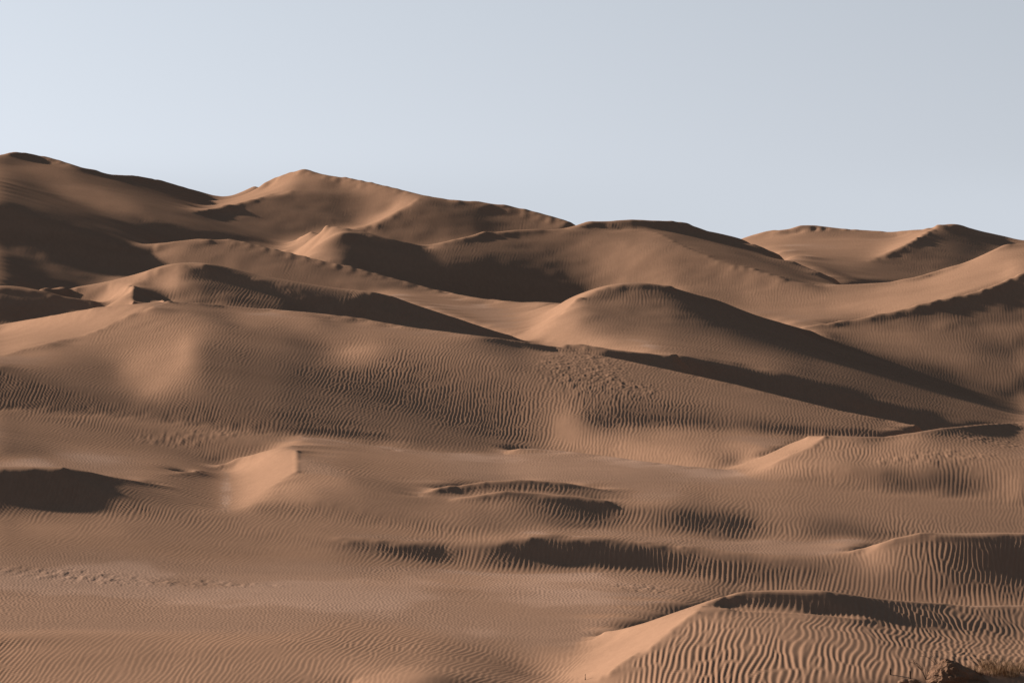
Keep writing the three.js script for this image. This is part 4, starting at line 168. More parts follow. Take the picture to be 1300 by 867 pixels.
  [710, 20, 71.66, 71.79, 71.93, 72.08, 72.24, 72.41, 72.57, 72.72, 72.88, 73.03, 73.18, 73.32, 73.46, 73.59, 73.71, 73.82, 73.93, 74.03, 74.1, 74.14, 74.18, 74.23, 74.31, 74.42, 74.53, 74.64, 74.75, 74.84, 74.91, 74.91, 74.82, 74.76, 74.78, 74.87, 74.95, 75.01, 75.07, 75.12, 75.16, 75.2, 75.25, 75.28, 75.31, 75.3, 75.27, 75.22, 75.17, 75.12, 75.08, 75.04, 75.01, 75.04, 75.08, 75.09, 75.06, 74.94, 74.68, 74.51, 74.42, 74.35, 74.3, 74.28, 74.27, 74.29, 74.35, 74.42],
  [715, 20, 71.09, 71.21, 71.33, 71.47, 71.62, 71.77, 71.93, 72.09, 72.24, 72.4, 72.56, 72.72, 72.86, 73, 73.12, 73.23, 73.34, 73.44, 73.52, 73.58, 73.64, 73.71, 73.81, 73.95, 74.09, 74.23, 74.38, 74.52, 74.65, 74.69, 74.65, 74.59, 74.57, 74.62, 74.72, 74.83, 74.91, 74.94, 74.98, 75.05, 75.09, 75.12, 75.14, 75.14, 75.11, 75.06, 75.01, 74.96, 74.92, 74.86, 74.81, 74.78, 74.78, 74.8, 74.78, 74.7, 74.5, 74.32, 74.22, 74.16, 74.13, 74.12, 74.11, 74.13, 74.19, 74.26],
  [720, 20, 70.53, 70.63, 70.75, 70.87, 71.01, 71.15, 71.3, 71.45, 71.6, 71.76, 71.92, 72.08, 72.24, 72.38, 72.5, 72.61, 72.72, 72.81, 72.89, 72.96, 73.03, 73.12, 73.23, 73.39, 73.55, 73.7, 73.86, 74.05, 74.23, 74.34, 74.38, 74.39, 74.38, 74.4, 74.46, 74.56, 74.68, 74.73, 74.76, 74.85, 74.92, 74.96, 74.99, 74.99, 74.95, 74.91, 74.86, 74.81, 74.76, 74.71, 74.65, 74.59, 74.56, 74.54, 74.51, 74.45, 74.3, 74.15, 74.04, 73.97, 73.94, 73.95, 73.95, 73.98, 74.04, 74.11],
  [725, 20, 69.96, 70.06, 70.16, 70.28, 70.4, 70.53, 70.67, 70.81, 70.96, 71.11, 71.27, 71.42, 71.58, 71.73, 71.85, 71.95, 72.05, 72.14, 72.22, 72.3, 72.37, 72.46, 72.58, 72.74, 72.91, 73.04, 73.18, 73.38, 73.58, 73.77, 73.9, 73.99, 74.04, 74.09, 74.16, 74.21, 74.3, 74.38, 74.42, 74.5, 74.64, 74.72, 74.79, 74.82, 74.8, 74.75, 74.7, 74.65, 74.6, 74.55, 74.5, 74.44, 74.39, 74.33, 74.28, 74.21, 74.09, 73.98, 73.88, 73.8, 73.75, 73.76, 73.78, 73.82, 73.87, 73.95],
  [730, 20, 69.39, 69.48, 69.58, 69.68, 69.8, 69.92, 70.04, 70.17, 70.31, 70.46, 70.61, 70.75, 70.9, 71.04, 71.16, 71.26, 71.35, 71.43, 71.51, 71.59, 71.66, 71.75, 71.86, 72.01, 72.19, 72.29, 72.4, 72.57, 72.75, 72.98, 73.18, 73.32, 73.42, 73.52, 73.59, 73.62, 73.68, 73.74, 73.78, 73.86, 74.04, 74.24, 74.41, 74.53, 74.58, 74.58, 74.55, 74.5, 74.45, 74.4, 74.34, 74.28, 74.23, 74.17, 74.09, 74.01, 73.9, 73.81, 73.72, 73.64, 73.58, 73.57, 73.59, 73.64, 73.7, 73.78],
  [740, 20, 68.2, 68.29, 68.38, 68.47, 68.57, 68.68, 68.79, 68.9, 69.02, 69.15, 69.27, 69.39, 69.5, 69.61, 69.72, 69.81, 69.88, 69.95, 70.02, 70.09, 70.16, 70.23, 70.31, 70.42, 70.55, 70.65, 70.74, 70.84, 70.97, 71.19, 71.41, 71.57, 71.69, 71.79, 71.85, 71.9, 71.94, 71.98, 72, 72.04, 72.22, 72.48, 72.77, 73.11, 73.48, 73.84, 74.08, 74.16, 74.13, 74.08, 74.03, 73.96, 73.9, 73.83, 73.76, 73.68, 73.59, 73.5, 73.42, 73.34, 73.27, 73.23, 73.22, 73.24, 73.3, 73.37],
  [750, 20, 66.97, 67.05, 67.13, 67.21, 67.3, 67.39, 67.49, 67.6, 67.71, 67.82, 67.91, 68, 68.07, 68.15, 68.22, 68.29, 68.36, 68.42, 68.49, 68.55, 68.62, 68.69, 68.76, 68.84, 68.93, 69.01, 69.1, 69.18, 69.3, 69.47, 69.68, 69.83, 69.95, 70.04, 70.11, 70.15, 70.2, 70.23, 70.25, 70.29, 70.47, 70.72, 71, 71.33, 71.72, 72.25, 72.88, 73.39, 73.6, 73.64, 73.63, 73.59, 73.54, 73.49, 73.44, 73.37, 73.29, 73.2, 73.12, 73.04, 72.97, 72.92, 72.88, 72.85, 72.86, 72.9],
  [760, 20, 65.68, 65.75, 65.82, 65.88, 65.95, 66.03, 66.12, 66.22, 66.33, 66.43, 66.52, 66.56, 66.61, 66.65, 66.7, 66.75, 66.8, 66.85, 66.91, 66.98, 67.07, 67.16, 67.25, 67.32, 67.39, 67.46, 67.54, 67.62, 67.71, 67.84, 68, 68.15, 68.27, 68.36, 68.42, 68.47, 68.51, 68.55, 68.56, 68.6, 68.77, 69.02, 69.3, 69.62, 70, 70.51, 58.74, 58.68, 58.64, 58.66, 58.68, 58.7, 58.73, 58.79, 59.03, 59.61, 72.98, 72.9, 72.82, 72.74, 72.66, 72.59, 72.53, 72.48, 72.46, 72.46],
  [770, 20, 64.34, 64.4, 64.45, 64.5, 64.56, 64.62, 64.69, 64.77, 64.87, 64.96, 65.04, 65.06, 65.09, 65.12, 65.15, 65.19, 65.23, 65.28, 65.33, 65.4, 65.48, 65.61, 65.74, 65.84, 65.92, 66, 66.06, 66.13, 66.2, 66.3, 66.4, 66.53, 66.65, 66.74, 66.8, 66.85, 66.9, 66.93, 66.94, 66.97, 67.14, 67.38, 67.65, 67.97, 68.34, 57.98, 58.49, 58.42, 58.39, 58.4, 58.42, 58.44, 58.47, 58.5, 58.57, 58.87, 59.23, 59.56, 59.91, 60.24, 60.55, 60.79, 60.96, 61.1, 61.24, 61.38],
  [780, 20, 62.96, 63.02, 63.06, 63.1, 63.14, 63.19, 63.24, 63.3, 63.37, 63.45, 63.51, 63.54, 63.56, 63.59, 63.63, 63.67, 63.71, 63.75, 63.8, 63.86, 63.95, 64.07, 64.23, 64.38, 64.51, 64.6, 64.68, 64.74, 64.79, 64.86, 64.94, 65.02, 65.12, 65.2, 65.27, 65.33, 65.39, 65.41, 65.38, 65.4, 65.57, 65.8, 66.07, 58.25, 57.27, 57.22, 57.22, 57.29, 57.42, 57.53, 57.6, 57.63, 58.23, 58.27, 58.3, 58.38, 58.55, 58.82, 59.12, 59.43, 59.75, 60.04, 60.23, 60.39, 60.55, 60.7],
  [790, 20, 61.64, 61.68, 61.71, 61.74, 61.77, 61.8, 61.83, 61.87, 61.92, 61.98, 62.04, 62.07, 62.09, 62.12, 62.15, 62.19, 62.23, 62.27, 62.32, 62.38, 62.47, 62.59, 62.75, 62.92, 63.09, 63.24, 63.35, 63.44, 63.49, 63.55, 63.62, 63.67, 63.74, 63.8, 63.86, 63.92, 63.97, 64, 63.9, 63.89, 64.05, 64.28, 58.23, 57.28, 56.82, 56.69, 56.6, 56.54, 56.54, 56.59, 56.67, 56.77, 56.91, 57.08, 57.28, 57.66, 58.03, 58.29, 58.51, 58.74, 59.02, 59.29, 59.51, 59.72, 59.91, 60.06],
  [800, 20, 60.49, 60.49, 60.5, 60.5, 60.51, 60.52, 60.53, 60.54, 60.56, 60.59, 60.62, 60.65, 60.67, 60.7, 60.73, 60.77, 60.81, 60.85, 60.89, 60.95, 61.04, 61.15, 61.31, 61.48, 61.66, 61.83, 61.99, 62.15, 62.26, 62.35, 62.42, 62.47, 62.51, 62.56, 62.6, 62.63, 62.67, 62.69, 62.49, 62.42, 59.51, 58.45, 57.3, 56.52, 56.4, 56.28, 56.17, 56.08, 56.01, 55.96, 55.94, 55.96, 56.04, 56.16, 56.3, 56.52, 56.93, 57.35, 57.72, 58.03, 58.31, 58.6, 58.84, 59.05, 59.27, 59.46],
  [810, 20, 59.61, 59.5, 59.43, 59.37, 59.33, 59.31, 59.29, 59.28, 59.28, 59.28, 59.29, 59.3, 59.32, 59.34, 59.36, 59.39, 59.43, 59.47, 59.51, 59.57, 59.65, 59.77, 59.92, 60.09, 60.26, 60.43, 60.59, 60.76, 61, 61.19, 61.3, 61.37, 61.43, 61.5, 61.52, 61.52, 61.52, 61.5, 61.11, 59.92, 58.63, 57.4, 56.19, 56.05, 55.93, 55.83, 55.73, 55.64, 55.57, 55.49, 55.43, 55.39, 55.38, 55.41, 55.48, 55.59, 55.82, 56.16, 56.56, 56.93, 57.29, 57.63, 57.92, 58.18, 58.45, 58.71],
  [820, 20, 59.2, 59.09, 58.99, 58.9, 58.82, 58.75, 58.69, 58.63, 58.58, 58.53, 58.5, 58.45, 58.39, 58.32, 58.27, 58.21, 58.17, 58.16, 58.18, 58.24, 58.32, 58.43, 58.58, 58.75, 58.91, 59.07, 59.23, 59.4, 59.66, 60.01, 60.31, 60.5, 60.6, 60.65, 60.65, 60.6, 60.53, 60.41, 59.82, 58.64, 57.41, 56.22, 55.75, 55.64, 55.52, 55.42, 55.32, 55.23, 55.15, 55.07, 55, 54.94, 54.9, 54.87, 54.87, 54.9, 54.99, 55.16, 55.42, 55.74, 56.05, 56.38, 56.7, 56.99, 57.28, 57.57],
  [830, 20, 58.71, 58.6, 58.49, 58.39, 58.3, 58.21, 58.14, 58.07, 58, 57.94, 57.89, 57.83, 57.76, 57.69, 57.63, 57.58, 57.52, 57.47, 57.42, 57.38, 57.36, 57.37, 57.42, 57.51, 57.63, 57.77, 57.93, 58.09, 58.34, 58.69, 59.08, 59.47, 59.73, 59.86, 59.88, 59.8, 59.64, 59.37, 58.52, 57.35, 56.16, 55.55, 55.39, 55.24, 55.12, 55.02, 54.92, 54.83, 54.75, 54.67, 54.6, 54.53, 54.48, 54.44, 54.41, 54.39, 54.4, 54.45, 54.55, 54.71, 54.92, 55.16, 55.45, 55.73, 56.01, 56.3],
  [840, 20, 58.23, 58.12, 58.01, 57.91, 57.81, 57.72, 57.64, 57.56, 57.48, 57.41, 57.35, 57.28, 57.2, 57.13, 57.07, 57.01, 56.96, 56.9, 56.84, 56.78, 56.72, 56.66, 56.62, 56.58, 56.57, 56.62, 56.71, 56.82, 57.06, 57.41, 57.79, 58.22, 58.67, 58.99, 59.07, 58.97, 58.72, 58.25, 57.25, 56.11, 55.38, 55.22, 55.06, 54.92, 54.79, 54.67, 54.56, 54.45, 54.36, 54.28, 54.2, 54.14, 54.08, 54.04, 54, 53.97, 53.95, 53.93, 53.95, 53.99, 54.07, 54.2, 54.36, 54.57, 54.8, 55.07],
  [850, 20, 57.78, 57.66, 57.55, 57.45, 57.35, 57.25, 57.16, 57.07, 56.98, 56.91, 56.83, 56.76, 56.67, 56.6, 56.54, 56.48, 56.43, 56.38, 56.33, 56.28, 56.21, 56.14, 56.05, 55.93, 55.81, 55.7, 55.6, 55.59, 55.83, 56.16, 56.54, 56.96, 57.42, 57.92, 58.19, 58.08, 57.69, 56.99, 56.06, 55.13, 54.98, 54.84, 54.7, 54.57, 54.45, 54.33, 54.22, 54.11, 54.01, 53.92, 53.84, 53.76, 53.7, 53.65, 53.61, 53.57, 53.54, 53.51, 53.49, 53.49, 53.5, 53.54, 53.6, 53.7, 53.83, 53.99],
  [860, 20, 57.32, 57.21, 57.1, 57, 56.89, 56.79, 56.69, 56.6, 56.51, 56.42, 56.33, 56.25, 56.16, 56.07, 56.01, 55.95, 55.9, 55.85, 55.81, 55.77, 55.72, 55.65, 55.55, 55.4, 55.16, 54.93, 54.72, 54.59, 54.7, 54.97, 55.33, 55.74, 56.19, 56.68, 57.15, 57.23, 56.78, 56.07, 55.07, 54.9, 54.72, 54.56, 54.4, 54.25, 54.11, 53.99, 53.88, 53.77, 53.67, 53.58, 53.49, 53.41, 53.34, 53.28, 53.23, 53.19, 53.16, 53.12, 53.09, 53.07, 53.06, 53.06, 53.07, 53.1, 53.15, 53.22],
];
// crests against what lies behind: [u, v, distance of the crest, distance of the ground seen just over it (0 = sky)]
const CRESTS = [
  [[372, 306, 177.41, 179.91], [392, 296, 175.82, 182.59]],
  [[413, 287, 166.68, 183.46], [430, 288.5, 166.31, 183.5], [440, 290, 165.77, 183.5], [459.3, 295, 165.14, 181.3], [478.7, 300, 164.73, 180.3], [498, 305, 164.49, 179.73], [519.5, 309.5, 164.52, 179.14], [541, 314, 164.79, 178.91], [561.5, 309, 165.42, 178.91], [582, 304, 166.15, 179.36], [599, 300, 166.85, 179.93], [616, 296, 167.39, 179.99], [633, 295.2, 167.7, 180.65], [650, 294.3, 167.87, 180.77], [667, 293.5, 167.93, 180.77], [684, 292.7, 167.95, 180.71], [701, 291.8, 168.09, 180.66], [718, 291, 168.4, 180.47], [740, 287, 169.04, 169.3]],
  [[195, 312, 161.57, 166.21], [220, 307, 161.43, 172.94], [242, 305.5, 161.27, 173.71], [264, 304, 161.08, 174.07], [284.5, 305.5, 160.84, 174.97], [305, 307, 160.51, 174.97], [321.7, 311, 160.08, 175.17], [338.3, 315, 159.64, 174.63], [355, 319, 159.22, 174.63], [372, 323, 158.79, 169.26], [389, 327, 158.38, 161.63], [406, 331, 157.97, 159.87], [423, 334.5, 157.57, 159.52], [440, 338, 157.16, 159.47], [459.3, 343.3, 156.69, 159.47], [478.7, 348.7, 156.19, 159.62], [498, 354, 155.73, 159.62], [514.8, 358.2, 155.31, 159.44], [531.5, 362.5, 155.02, 159.2], [548.2, 366.8, 154.6, 159.13], [565, 371, 154.12, 159.13], [582, 374, 153.23, 159.04], [599, 377, 152.18, 159.2], [616, 380, 150.9, 159.04], [631.7, 381.3, 150.19, 159.15], [647.3, 382.7, 149.55, 159.15], [663, 384, 148.88, 159.37], [682, 383.3, 147.98, 159.52]],
  [[755, 370, 134.22, 161.08], [770, 367, 134.46, 160.84], [785, 364, 134.75, 160.83], [798.5, 363, 134.98, 160.4], [812, 362, 135.16, 160.1], [832.5, 362.8, 135.3, 159.49], [853, 363.6, 135.38, 158.73], [860, 368, 135.43, 157.6], [877, 372.7, 135.48, 156.56], [894, 377.3, 135.56, 155.63], [911, 382, 135.59, 154.63], [927.7, 388.2, 135.56, 153.68], [944.3, 394.4, 135.44, 152.54], [961, 400.6, 135.38, 150.97], [975.7, 405.1, 135.42, 149.19], [990.3, 409.5, 135.64, 147.2], [1005, 414, 136.06, 145.07], [1018.5, 417.5, 136.57, 142.72], [1032, 421, 136.9, 141.22]],
  [[1050, 363, 157.13, 159.41], [1094.3, 360.7, 157.27, 173.98], [1112.7, 359.3, 157.3, 178.21], [1131, 358, 157.26, 179.34], [1147.7, 354.7, 157.22, 182.77], [1164.3, 351.3, 157.3, 183.54], [1181, 348, 157.55, 185.47], [1198, 343, 157.77, 186.67], [1215, 338, 158, 187.48], [1232, 333, 158.39, 188.61], [1249, 325.5, 158.92, 192.26], [1266, 318, 159.7, 194.63], [1279.5, 311, 160.41, 196.59]],
  [[958, 310, 171.06, 199.56], [975, 317, 170.59, 193.66], [990, 324, 170.17, 189.35]],
  [[1005, 331, 166.61, 181.48], [1022.5, 338.5, 165.98, 179.31], [1040, 346, 163.62, 175.58], [1058, 353.5, 163.62, 175.47]],
  [[1029, 414, 143.02, 145.08], [1046, 411.5, 143.39, 145.13], [1063, 409, 143.63, 147.25], [1080, 406.5, 143.81, 147.33], [1097, 404, 143.93, 148.15], [1113.7, 400.7, 144.09, 148.2], [1130.3, 397.3, 144.29, 148.2], [1147, 394, 144.55, 148.23], [1164, 389, 144.86, 148.27], [1181, 384, 145.19, 148.59], [1198, 380.5, 145.49, 148.59], [1215, 377, 145.8, 148.32], [1232, 373.5, 146.15, 148.32], [1249, 367.8, 146.57, 148.49], [1266, 362, 147.05, 148.93], [1283, 354.8, 147.55, 149.85], [1300, 347.5, 147.96, 149.85]],
  [[0, 365, 125, 139.18], [17, 367, 124.93, 139.18], [51, 371, 124.8, 129.84], [67.7, 374.5, 124.64, 128.94], [84.3, 378, 124.5, 128.94], [101, 381.5, 124.4, 128.16], [117, 383.7, 124.35, 127.84]],
  [[53.5, 366.8, 128.67, 148.59], [73, 366.5, 129.02, 151.55], [92.5, 366.2, 129.09, 153.1], [112, 366, 128.83, 154.21], [135, 363, 128.42, 155.57], [152, 358.8, 127.9, 156.3], [169, 354.5, 127.54, 157.56], [186, 347.8, 127.27, 158.6], [203, 341, 127.12, 158.95], [216.5, 339.2, 126.97, 158.96], [230, 337.5, 126.82, 158.96], [243.5, 338.1, 126.69, 158.75], [257, 338.6, 126.58, 158.62], [272.5, 343.1, 126.45, 157.99], [288, 347.7, 126.3, 157.38], [304.5, 351.9, 126.14, 156.81], [321, 356, 125.96, 156.25], [338, 360.7, 125.75, 155.69], [355, 365.3, 125.5, 155.63], [372, 370, 125.23, 155.13], [389, 375, 124.98, 154.6], [406, 380, 124.76, 154.11], [423, 385, 124.59, 153.58]],
  [[447, 375, 125.63, 154.19], [470, 372, 126.05, 153.91], [484, 374.2, 126.32, 153.87], [498, 376.5, 126.41, 150.9], [514.5, 383.2, 126.34, 148.34], [531, 390, 126.19, 146.29], [548, 395, 126.09, 144.51], [565, 400, 126.04, 142.52], [582, 405, 126.02, 140.56], [599, 410.7, 126.01, 136.76], [616, 416.3, 126.03, 135.11], [633, 422, 126.07, 133.21], [648.7, 426.7, 126.17, 131.27]],
  [[0, 412, 120.66, 122.01], [17, 409.2, 119.87, 122.43], [34, 406.3, 118.67, 122.6], [51, 403.5, 117.52, 123.01], [67.7, 400.7, 116.4, 123.13], [84.3, 397.8, 115.49, 123.51], [101, 395, 114.63, 123.88], [118, 392.7, 113.78, 123.88], [152, 388, 113.03, 123.82], [171, 386.5, 112.48, 122.93], [190, 385, 112.39, 122.93], [210, 382.5, 112.66, 123.54], [232, 383.8, 113.05, 123.54], [254, 385, 113.41, 123.44], [271, 386.7, 113.72, 123.06], [288, 388.3, 113.91, 123.06], [305, 390, 113.97, 123.05], [321.8, 391.2, 113.95, 122.99], [338.5, 392.5, 113.79, 122.99], [355.2, 393.8, 113.6, 123.22], [372, 395, 113.27, 123.58], [389, 396.8, 113.04, 123.69], [406, 398.5, 112.88, 123.87], [423, 400.2, 112.73, 123.87], [440, 402, 112.47, 123.92], [458.2, 405, 112.19, 123.77], [476.4, 408, 111.88, 123.77], [494.6, 411, 111.53, 123.77], [512.8, 414, 111.13, 123.61], [531, 417, 110.73, 123.87], [548, 419.1, 110.4, 124.1], [565, 421.2, 109.94, 124.13], [582, 423.4, 109.55, 124.56], [599, 425.5, 109.1, 125.12], [616, 427.6, 109.03, 125.21], [633, 429.8, 109.23, 125.55], [650, 431.9, 109.51, 125.55], [718, 443, 109.55, 114.86], [735, 446, 109.37, 114.48], [755, 450, 109.02, 114.11], [775, 454, 108.66, 114.03], [795, 458, 108.23, 113.89], [811.2, 461.5, 107.84, 113.89], [827.5, 465, 107.49, 113.78], [843.8, 468.5, 107.19, 113.91], [860, 472, 106.85, 113.96], [877, 475.8, 106.46, 114.52], [894, 479.5, 106.11, 115.4], [911, 483.2, 105.79, 115.53], [928, 487, 105.4, 115.57], [944.8, 491.2, 104.98, 115.64], [961.5, 495.5, 104.53, 115.87], [978.2, 499.8, 104.15, 115.87], [995, 504, 103.82, 115.75], [1012, 508.2, 103.44, 115.61], [1029, 512.5, 103.11, 115.5], [1046, 516.8, 102.76, 115.31], [1063, 521, 102.49, 115.31], [1080, 524.2, 102.29, 115.28], [1097, 527.5, 102.05, 115.31], [1114, 530.8, 101.91, 115.31], [1131, 534, 101.72, 115.55], [1148, 537.5, 101.44, 115.55], [1165, 541, 101.03, 115.4]],
  [[716.7, 438, 114.97, 125.34], [735, 439, 114.76, 124.45], [751.7, 441.3, 114.5, 122.97], [768.3, 443.7, 114.36, 121.96], [785, 446, 114.31, 120.2], [807, 448.5, 114.33, 119.31], [829, 451, 114.42, 116.28], [844.5, 451, 114.58, 116.28], [860, 451, 114.81, 117.03]],
  [[643, 575.5, 95.38, 97.02], [660, 570, 95.75, 98.02], [680, 570, 95.89, 98.02], [699, 571.5, 95.81, 97.74], [718, 573, 95.5, 97.55], [734.7, 575, 95.01, 97.34], [751.3, 577, 94.51, 96.83], [768, 579, 93.99, 96.48], [785, 581.3, 93.39, 95.92], [802, 583.7, 92.85, 95.59], [819, 586, 92.28, 94.82], [836, 588, 91.85, 94.5], [853, 590, 91.45, 94.07], [870, 592, 91.19, 93.35], [888, 593.3, 91.02, 92.93], [906, 594.7, 90.88, 92.72]],
  [[942.5, 589.5, 92.16, 93.09], [961, 583, 92.25, 93.09], [978, 575.5, 92.42, 93.71], [995, 568, 92.69, 94.71], [1010.5, 561.2, 92.61, 96.46], [1026, 554.5, 92.23, 98.13], [1049, 553.5, 91.52, 98.15], [1064.5, 553.8, 91.12, 98.15], [1080, 554, 90.93, 98.2], [1102, 554.5, 90.97, 98.37], [1124, 555, 91.09, 98.72], [1144.5, 552, 91.3, 99.18], [1165, 549, 91.54, 100.73], [1181.5, 546.5, 91.91, 115.26], [1198, 544, 92.47, 115.94], [1215, 542.3, 93.22, 116.18], [1232, 540.7, 94.19, 116.55], [1249, 539, 95.51, 118.95], [1266, 538.2, 96.93, 120.35], [1283, 537.3, 98.39, 122.28], [1300, 536.5, 99.52, 123.79]],
  [[217, 603, 87.18, 88.08], [235.5, 600, 88.67, 90.35], [254, 597, 90.24, 91.22]],
  [[271, 592.5, 92.23, 92.95], [288, 588, 92.28, 93.8], [304.5, 583, 92.15, 93.89], [321, 578, 91.79, 93.97], [338, 573, 91.39, 93.97], [355, 568, 91.22, 94], [369, 565.5, 91.23, 93.95], [380, 566, 91.41, 92.09]],
  [[0, 597, 80.1, 85.78], [17, 597.3, 80.15, 85.76], [34, 597.7, 80.21, 85.68], [51, 598, 80.29, 85.68], [66, 597, 80.37, 85.71], [81, 596, 80.5, 86.08], [96.5, 598, 80.71, 86.52], [112, 600, 81.07, 86.52], [132, 603.8, 81.52, 86.1], [152, 607.5, 82.01, 85.48], [168, 610, 82.52, 85.16], [184, 612.5, 82.96, 84.88], [200, 615, 83.23, 84.88]],
  [[528, 629.5, 81.11, 81.78], [546.5, 624.2, 81.62, 82.69], [565, 619, 82.03, 83.77], [582, 616.7, 82.24, 84.11], [599, 614.3, 82.29, 85.68], [616, 612, 82.3, 85.98], [635.3, 611.3, 82.32, 86.3], [654.7, 610.7, 82.36, 86.48], [674, 610, 82.45, 86.48], [696, 611.8, 82.54, 85.87], [718, 613.5, 82.6, 85.85], [734.7, 616.6, 82.63, 84.72], [751.3, 619.6, 82.64, 84.65], [768, 622.7, 82.66, 83.65]],
  [[572, 635, 80.51, 81.31], [589, 632.2, 80.57, 81.44], [606, 629.5, 80.65, 81.79], [623, 627.8, 80.7, 81.79], [640, 626, 80.72, 81.73], [657, 627, 80.71, 81.69], [674, 628, 80.71, 81.69], [696, 629.5, 80.7, 81.68], [718, 631, 80.69, 81.59], [734.7, 632.7, 80.7, 81.59], [751.3, 634.3, 80.7, 81.59], [768, 636, 80.7, 81.42]],
  [[1083, 699, 75.74, 76.9], [1096.5, 696, 75.67, 77.08], [1110, 693, 75.54, 78.49], [1123.5, 688, 75.46, 79.64], [1137, 683, 75.42, 80.16], [1151, 681, 75.4, 80.22], [1165, 679, 75.36, 80.66], [1181.5, 679.5, 75.3, 80.74], [1198, 680, 75.24, 80.87], [1215, 680.3, 75.21, 80.87], [1232, 680.7, 75.22, 80.77], [1249, 681, 75.26, 80.77], [1266, 681, 75.3, 80.91], [1283, 681, 75.34, 81.09], [1300, 681, 75.36, 81.23]],
  [[768, 802.5, 61.2, 62.4], [785, 800, 60.54, 63.19], [802, 796, 59.81, 63.31], [819, 792, 59.11, 64.28], [839.5, 785.5, 58.66, 66.07], [860, 779, 58.4, 67.16], [876.5, 773.5, 58.32, 68.23], [893, 768, 58.38, 69.53], [910.5, 762.5, 58.58, 70.83], [928, 757, 58.71, 72.37], [950, 754.5, 58.79, 73.56], [972, 752, 58.85, 73.63], [991.5, 752.2, 58.88, 73.63], [1011, 752.5, 58.91, 73.62], [1030.5, 752.8, 58.93, 73.57], [1050, 753, 58.97, 73.51], [1066.2, 754.8, 59.08, 73.48], [1082.4, 756.6, 59.28, 73.27], [1098.6, 758.4, 59.58, 73.21], [1114.8, 760.2, 59.82, 73.15], [1131, 762, 60.03, 72.94], [1148, 763.5, 60.21, 72.86], [1165, 765, 60.36, 72.8], [1181.8, 766.2, 60.51, 72.58], [1198.5, 767.5, 60.66, 72.5], [1215.2, 768.8, 60.78, 72.45], [1232, 770, 60.87, 72.4], [1249, 769.8, 61, 72.33], [1266, 769.5, 61.13, 72.3], [1283, 769.2, 61.27, 72.26], [1300, 769, 61.38, 72.25]],
  [[923, 772.8, 57.65, 58.47], [941, 776.5, 57.66, 58.3], [958.6, 777.1, 57.66, 58.28], [976.2, 777.7, 57.68, 58.28], [993.8, 778.3, 57.69, 58.3], [1011.4, 778.9, 57.7, 58.31], [1029, 779.5, 57.7, 58.31], [1046, 781.4, 57.7, 58.28], [1063, 783.2, 57.7, 58.28], [1080, 785.1, 57.71, 58.28], [1097, 787, 57.75, 58.2]],
  [[0, 197, 192.76, 0], [17, 193, 193.53, 0], [34, 195, 193.98, 0], [51, 198.5, 194.05, 0], [68, 202, 193.66, 0], [84.5, 207, 192.96, 0], [101, 212, 192.37, 0], [121.5, 217.2, 192.25, 0], [142, 222.5, 192.73, 0], [155.5, 222.8, 193.86, 0], [169, 223, 195.38, 0], [186, 226, 196.69, 0], [203, 229, 198.29, 0], [220, 234, 199.13, 0], [237, 239, 199.73, 0], [252.7, 243.3, 200.2, 0], [268.3, 247.7, 200.38, 0], [288, 251, 200.41, 0], [304.7, 244.3, 200.21, 0], [321.3, 237.7, 200.11, 0]],
  [[338, 231, 194.89, 0], [362, 221, 194.17, 0], [386, 215, 193.13, 0], [406, 221, 192.09, 0], [423, 224.2, 191.24, 0], [440, 227.5, 190.38, 0], [459.3, 231.3, 189.41, 0], [478.7, 235.2, 188.44, 0], [498, 239, 187.52, 0], [517, 243.3, 186.67, 0], [536, 247.7, 185.75, 0], [568.5, 253.3, 184.95, 0], [582, 254.6, 184.46, 0], [599, 256.6, 184.18, 0], [616, 258.7, 183.99, 0], [633, 260.7, 183.74, 0], [650, 264.4, 183.41, 0], [667, 268, 182.98, 0], [684, 272.8, 182.4, 0], [701, 277.6, 181.79, 0], [724, 282.5, 181.2, 0]],
  [[746, 281.8, 170.82, 0], [768, 281, 170.55, 0], [785, 280.7, 170.42, 0], [802, 280.3, 170.37, 0], [819, 280, 170.48, 0], [836, 281, 170.74, 0], [853, 282, 171.25, 0], [870, 283, 171.74, 0], [885, 288.5, 172.08, 0], [900, 294, 172.3, 0], [920.5, 298.5, 172.46, 0]],
  [[956.5, 298.5, 201.7, 0], [972, 294, 201.55, 0], [988.7, 292.5, 201.23, 0], [1005.3, 291, 200.84, 0], [1022, 289.5, 200.59, 0], [1041.3, 290, 200.46, 0], [1060.7, 290.5, 200.43, 0], [1080, 291, 200.44, 0], [1097, 292.2, 200.45, 0], [1114, 293.5, 200.24, 0], [1131, 294.7, 199.69, 0], [1151, 293.4, 198.69, 0], [1171, 292, 198.03, 0], [1192, 286, 197.89, 0], [1215, 286.5, 198.26, 0], [1232, 290.2, 198.54, 0], [1249, 294, 198.64, 0], [1263.7, 297.3, 198.62, 0], [1278.3, 300.7, 198.57, 0]],
];
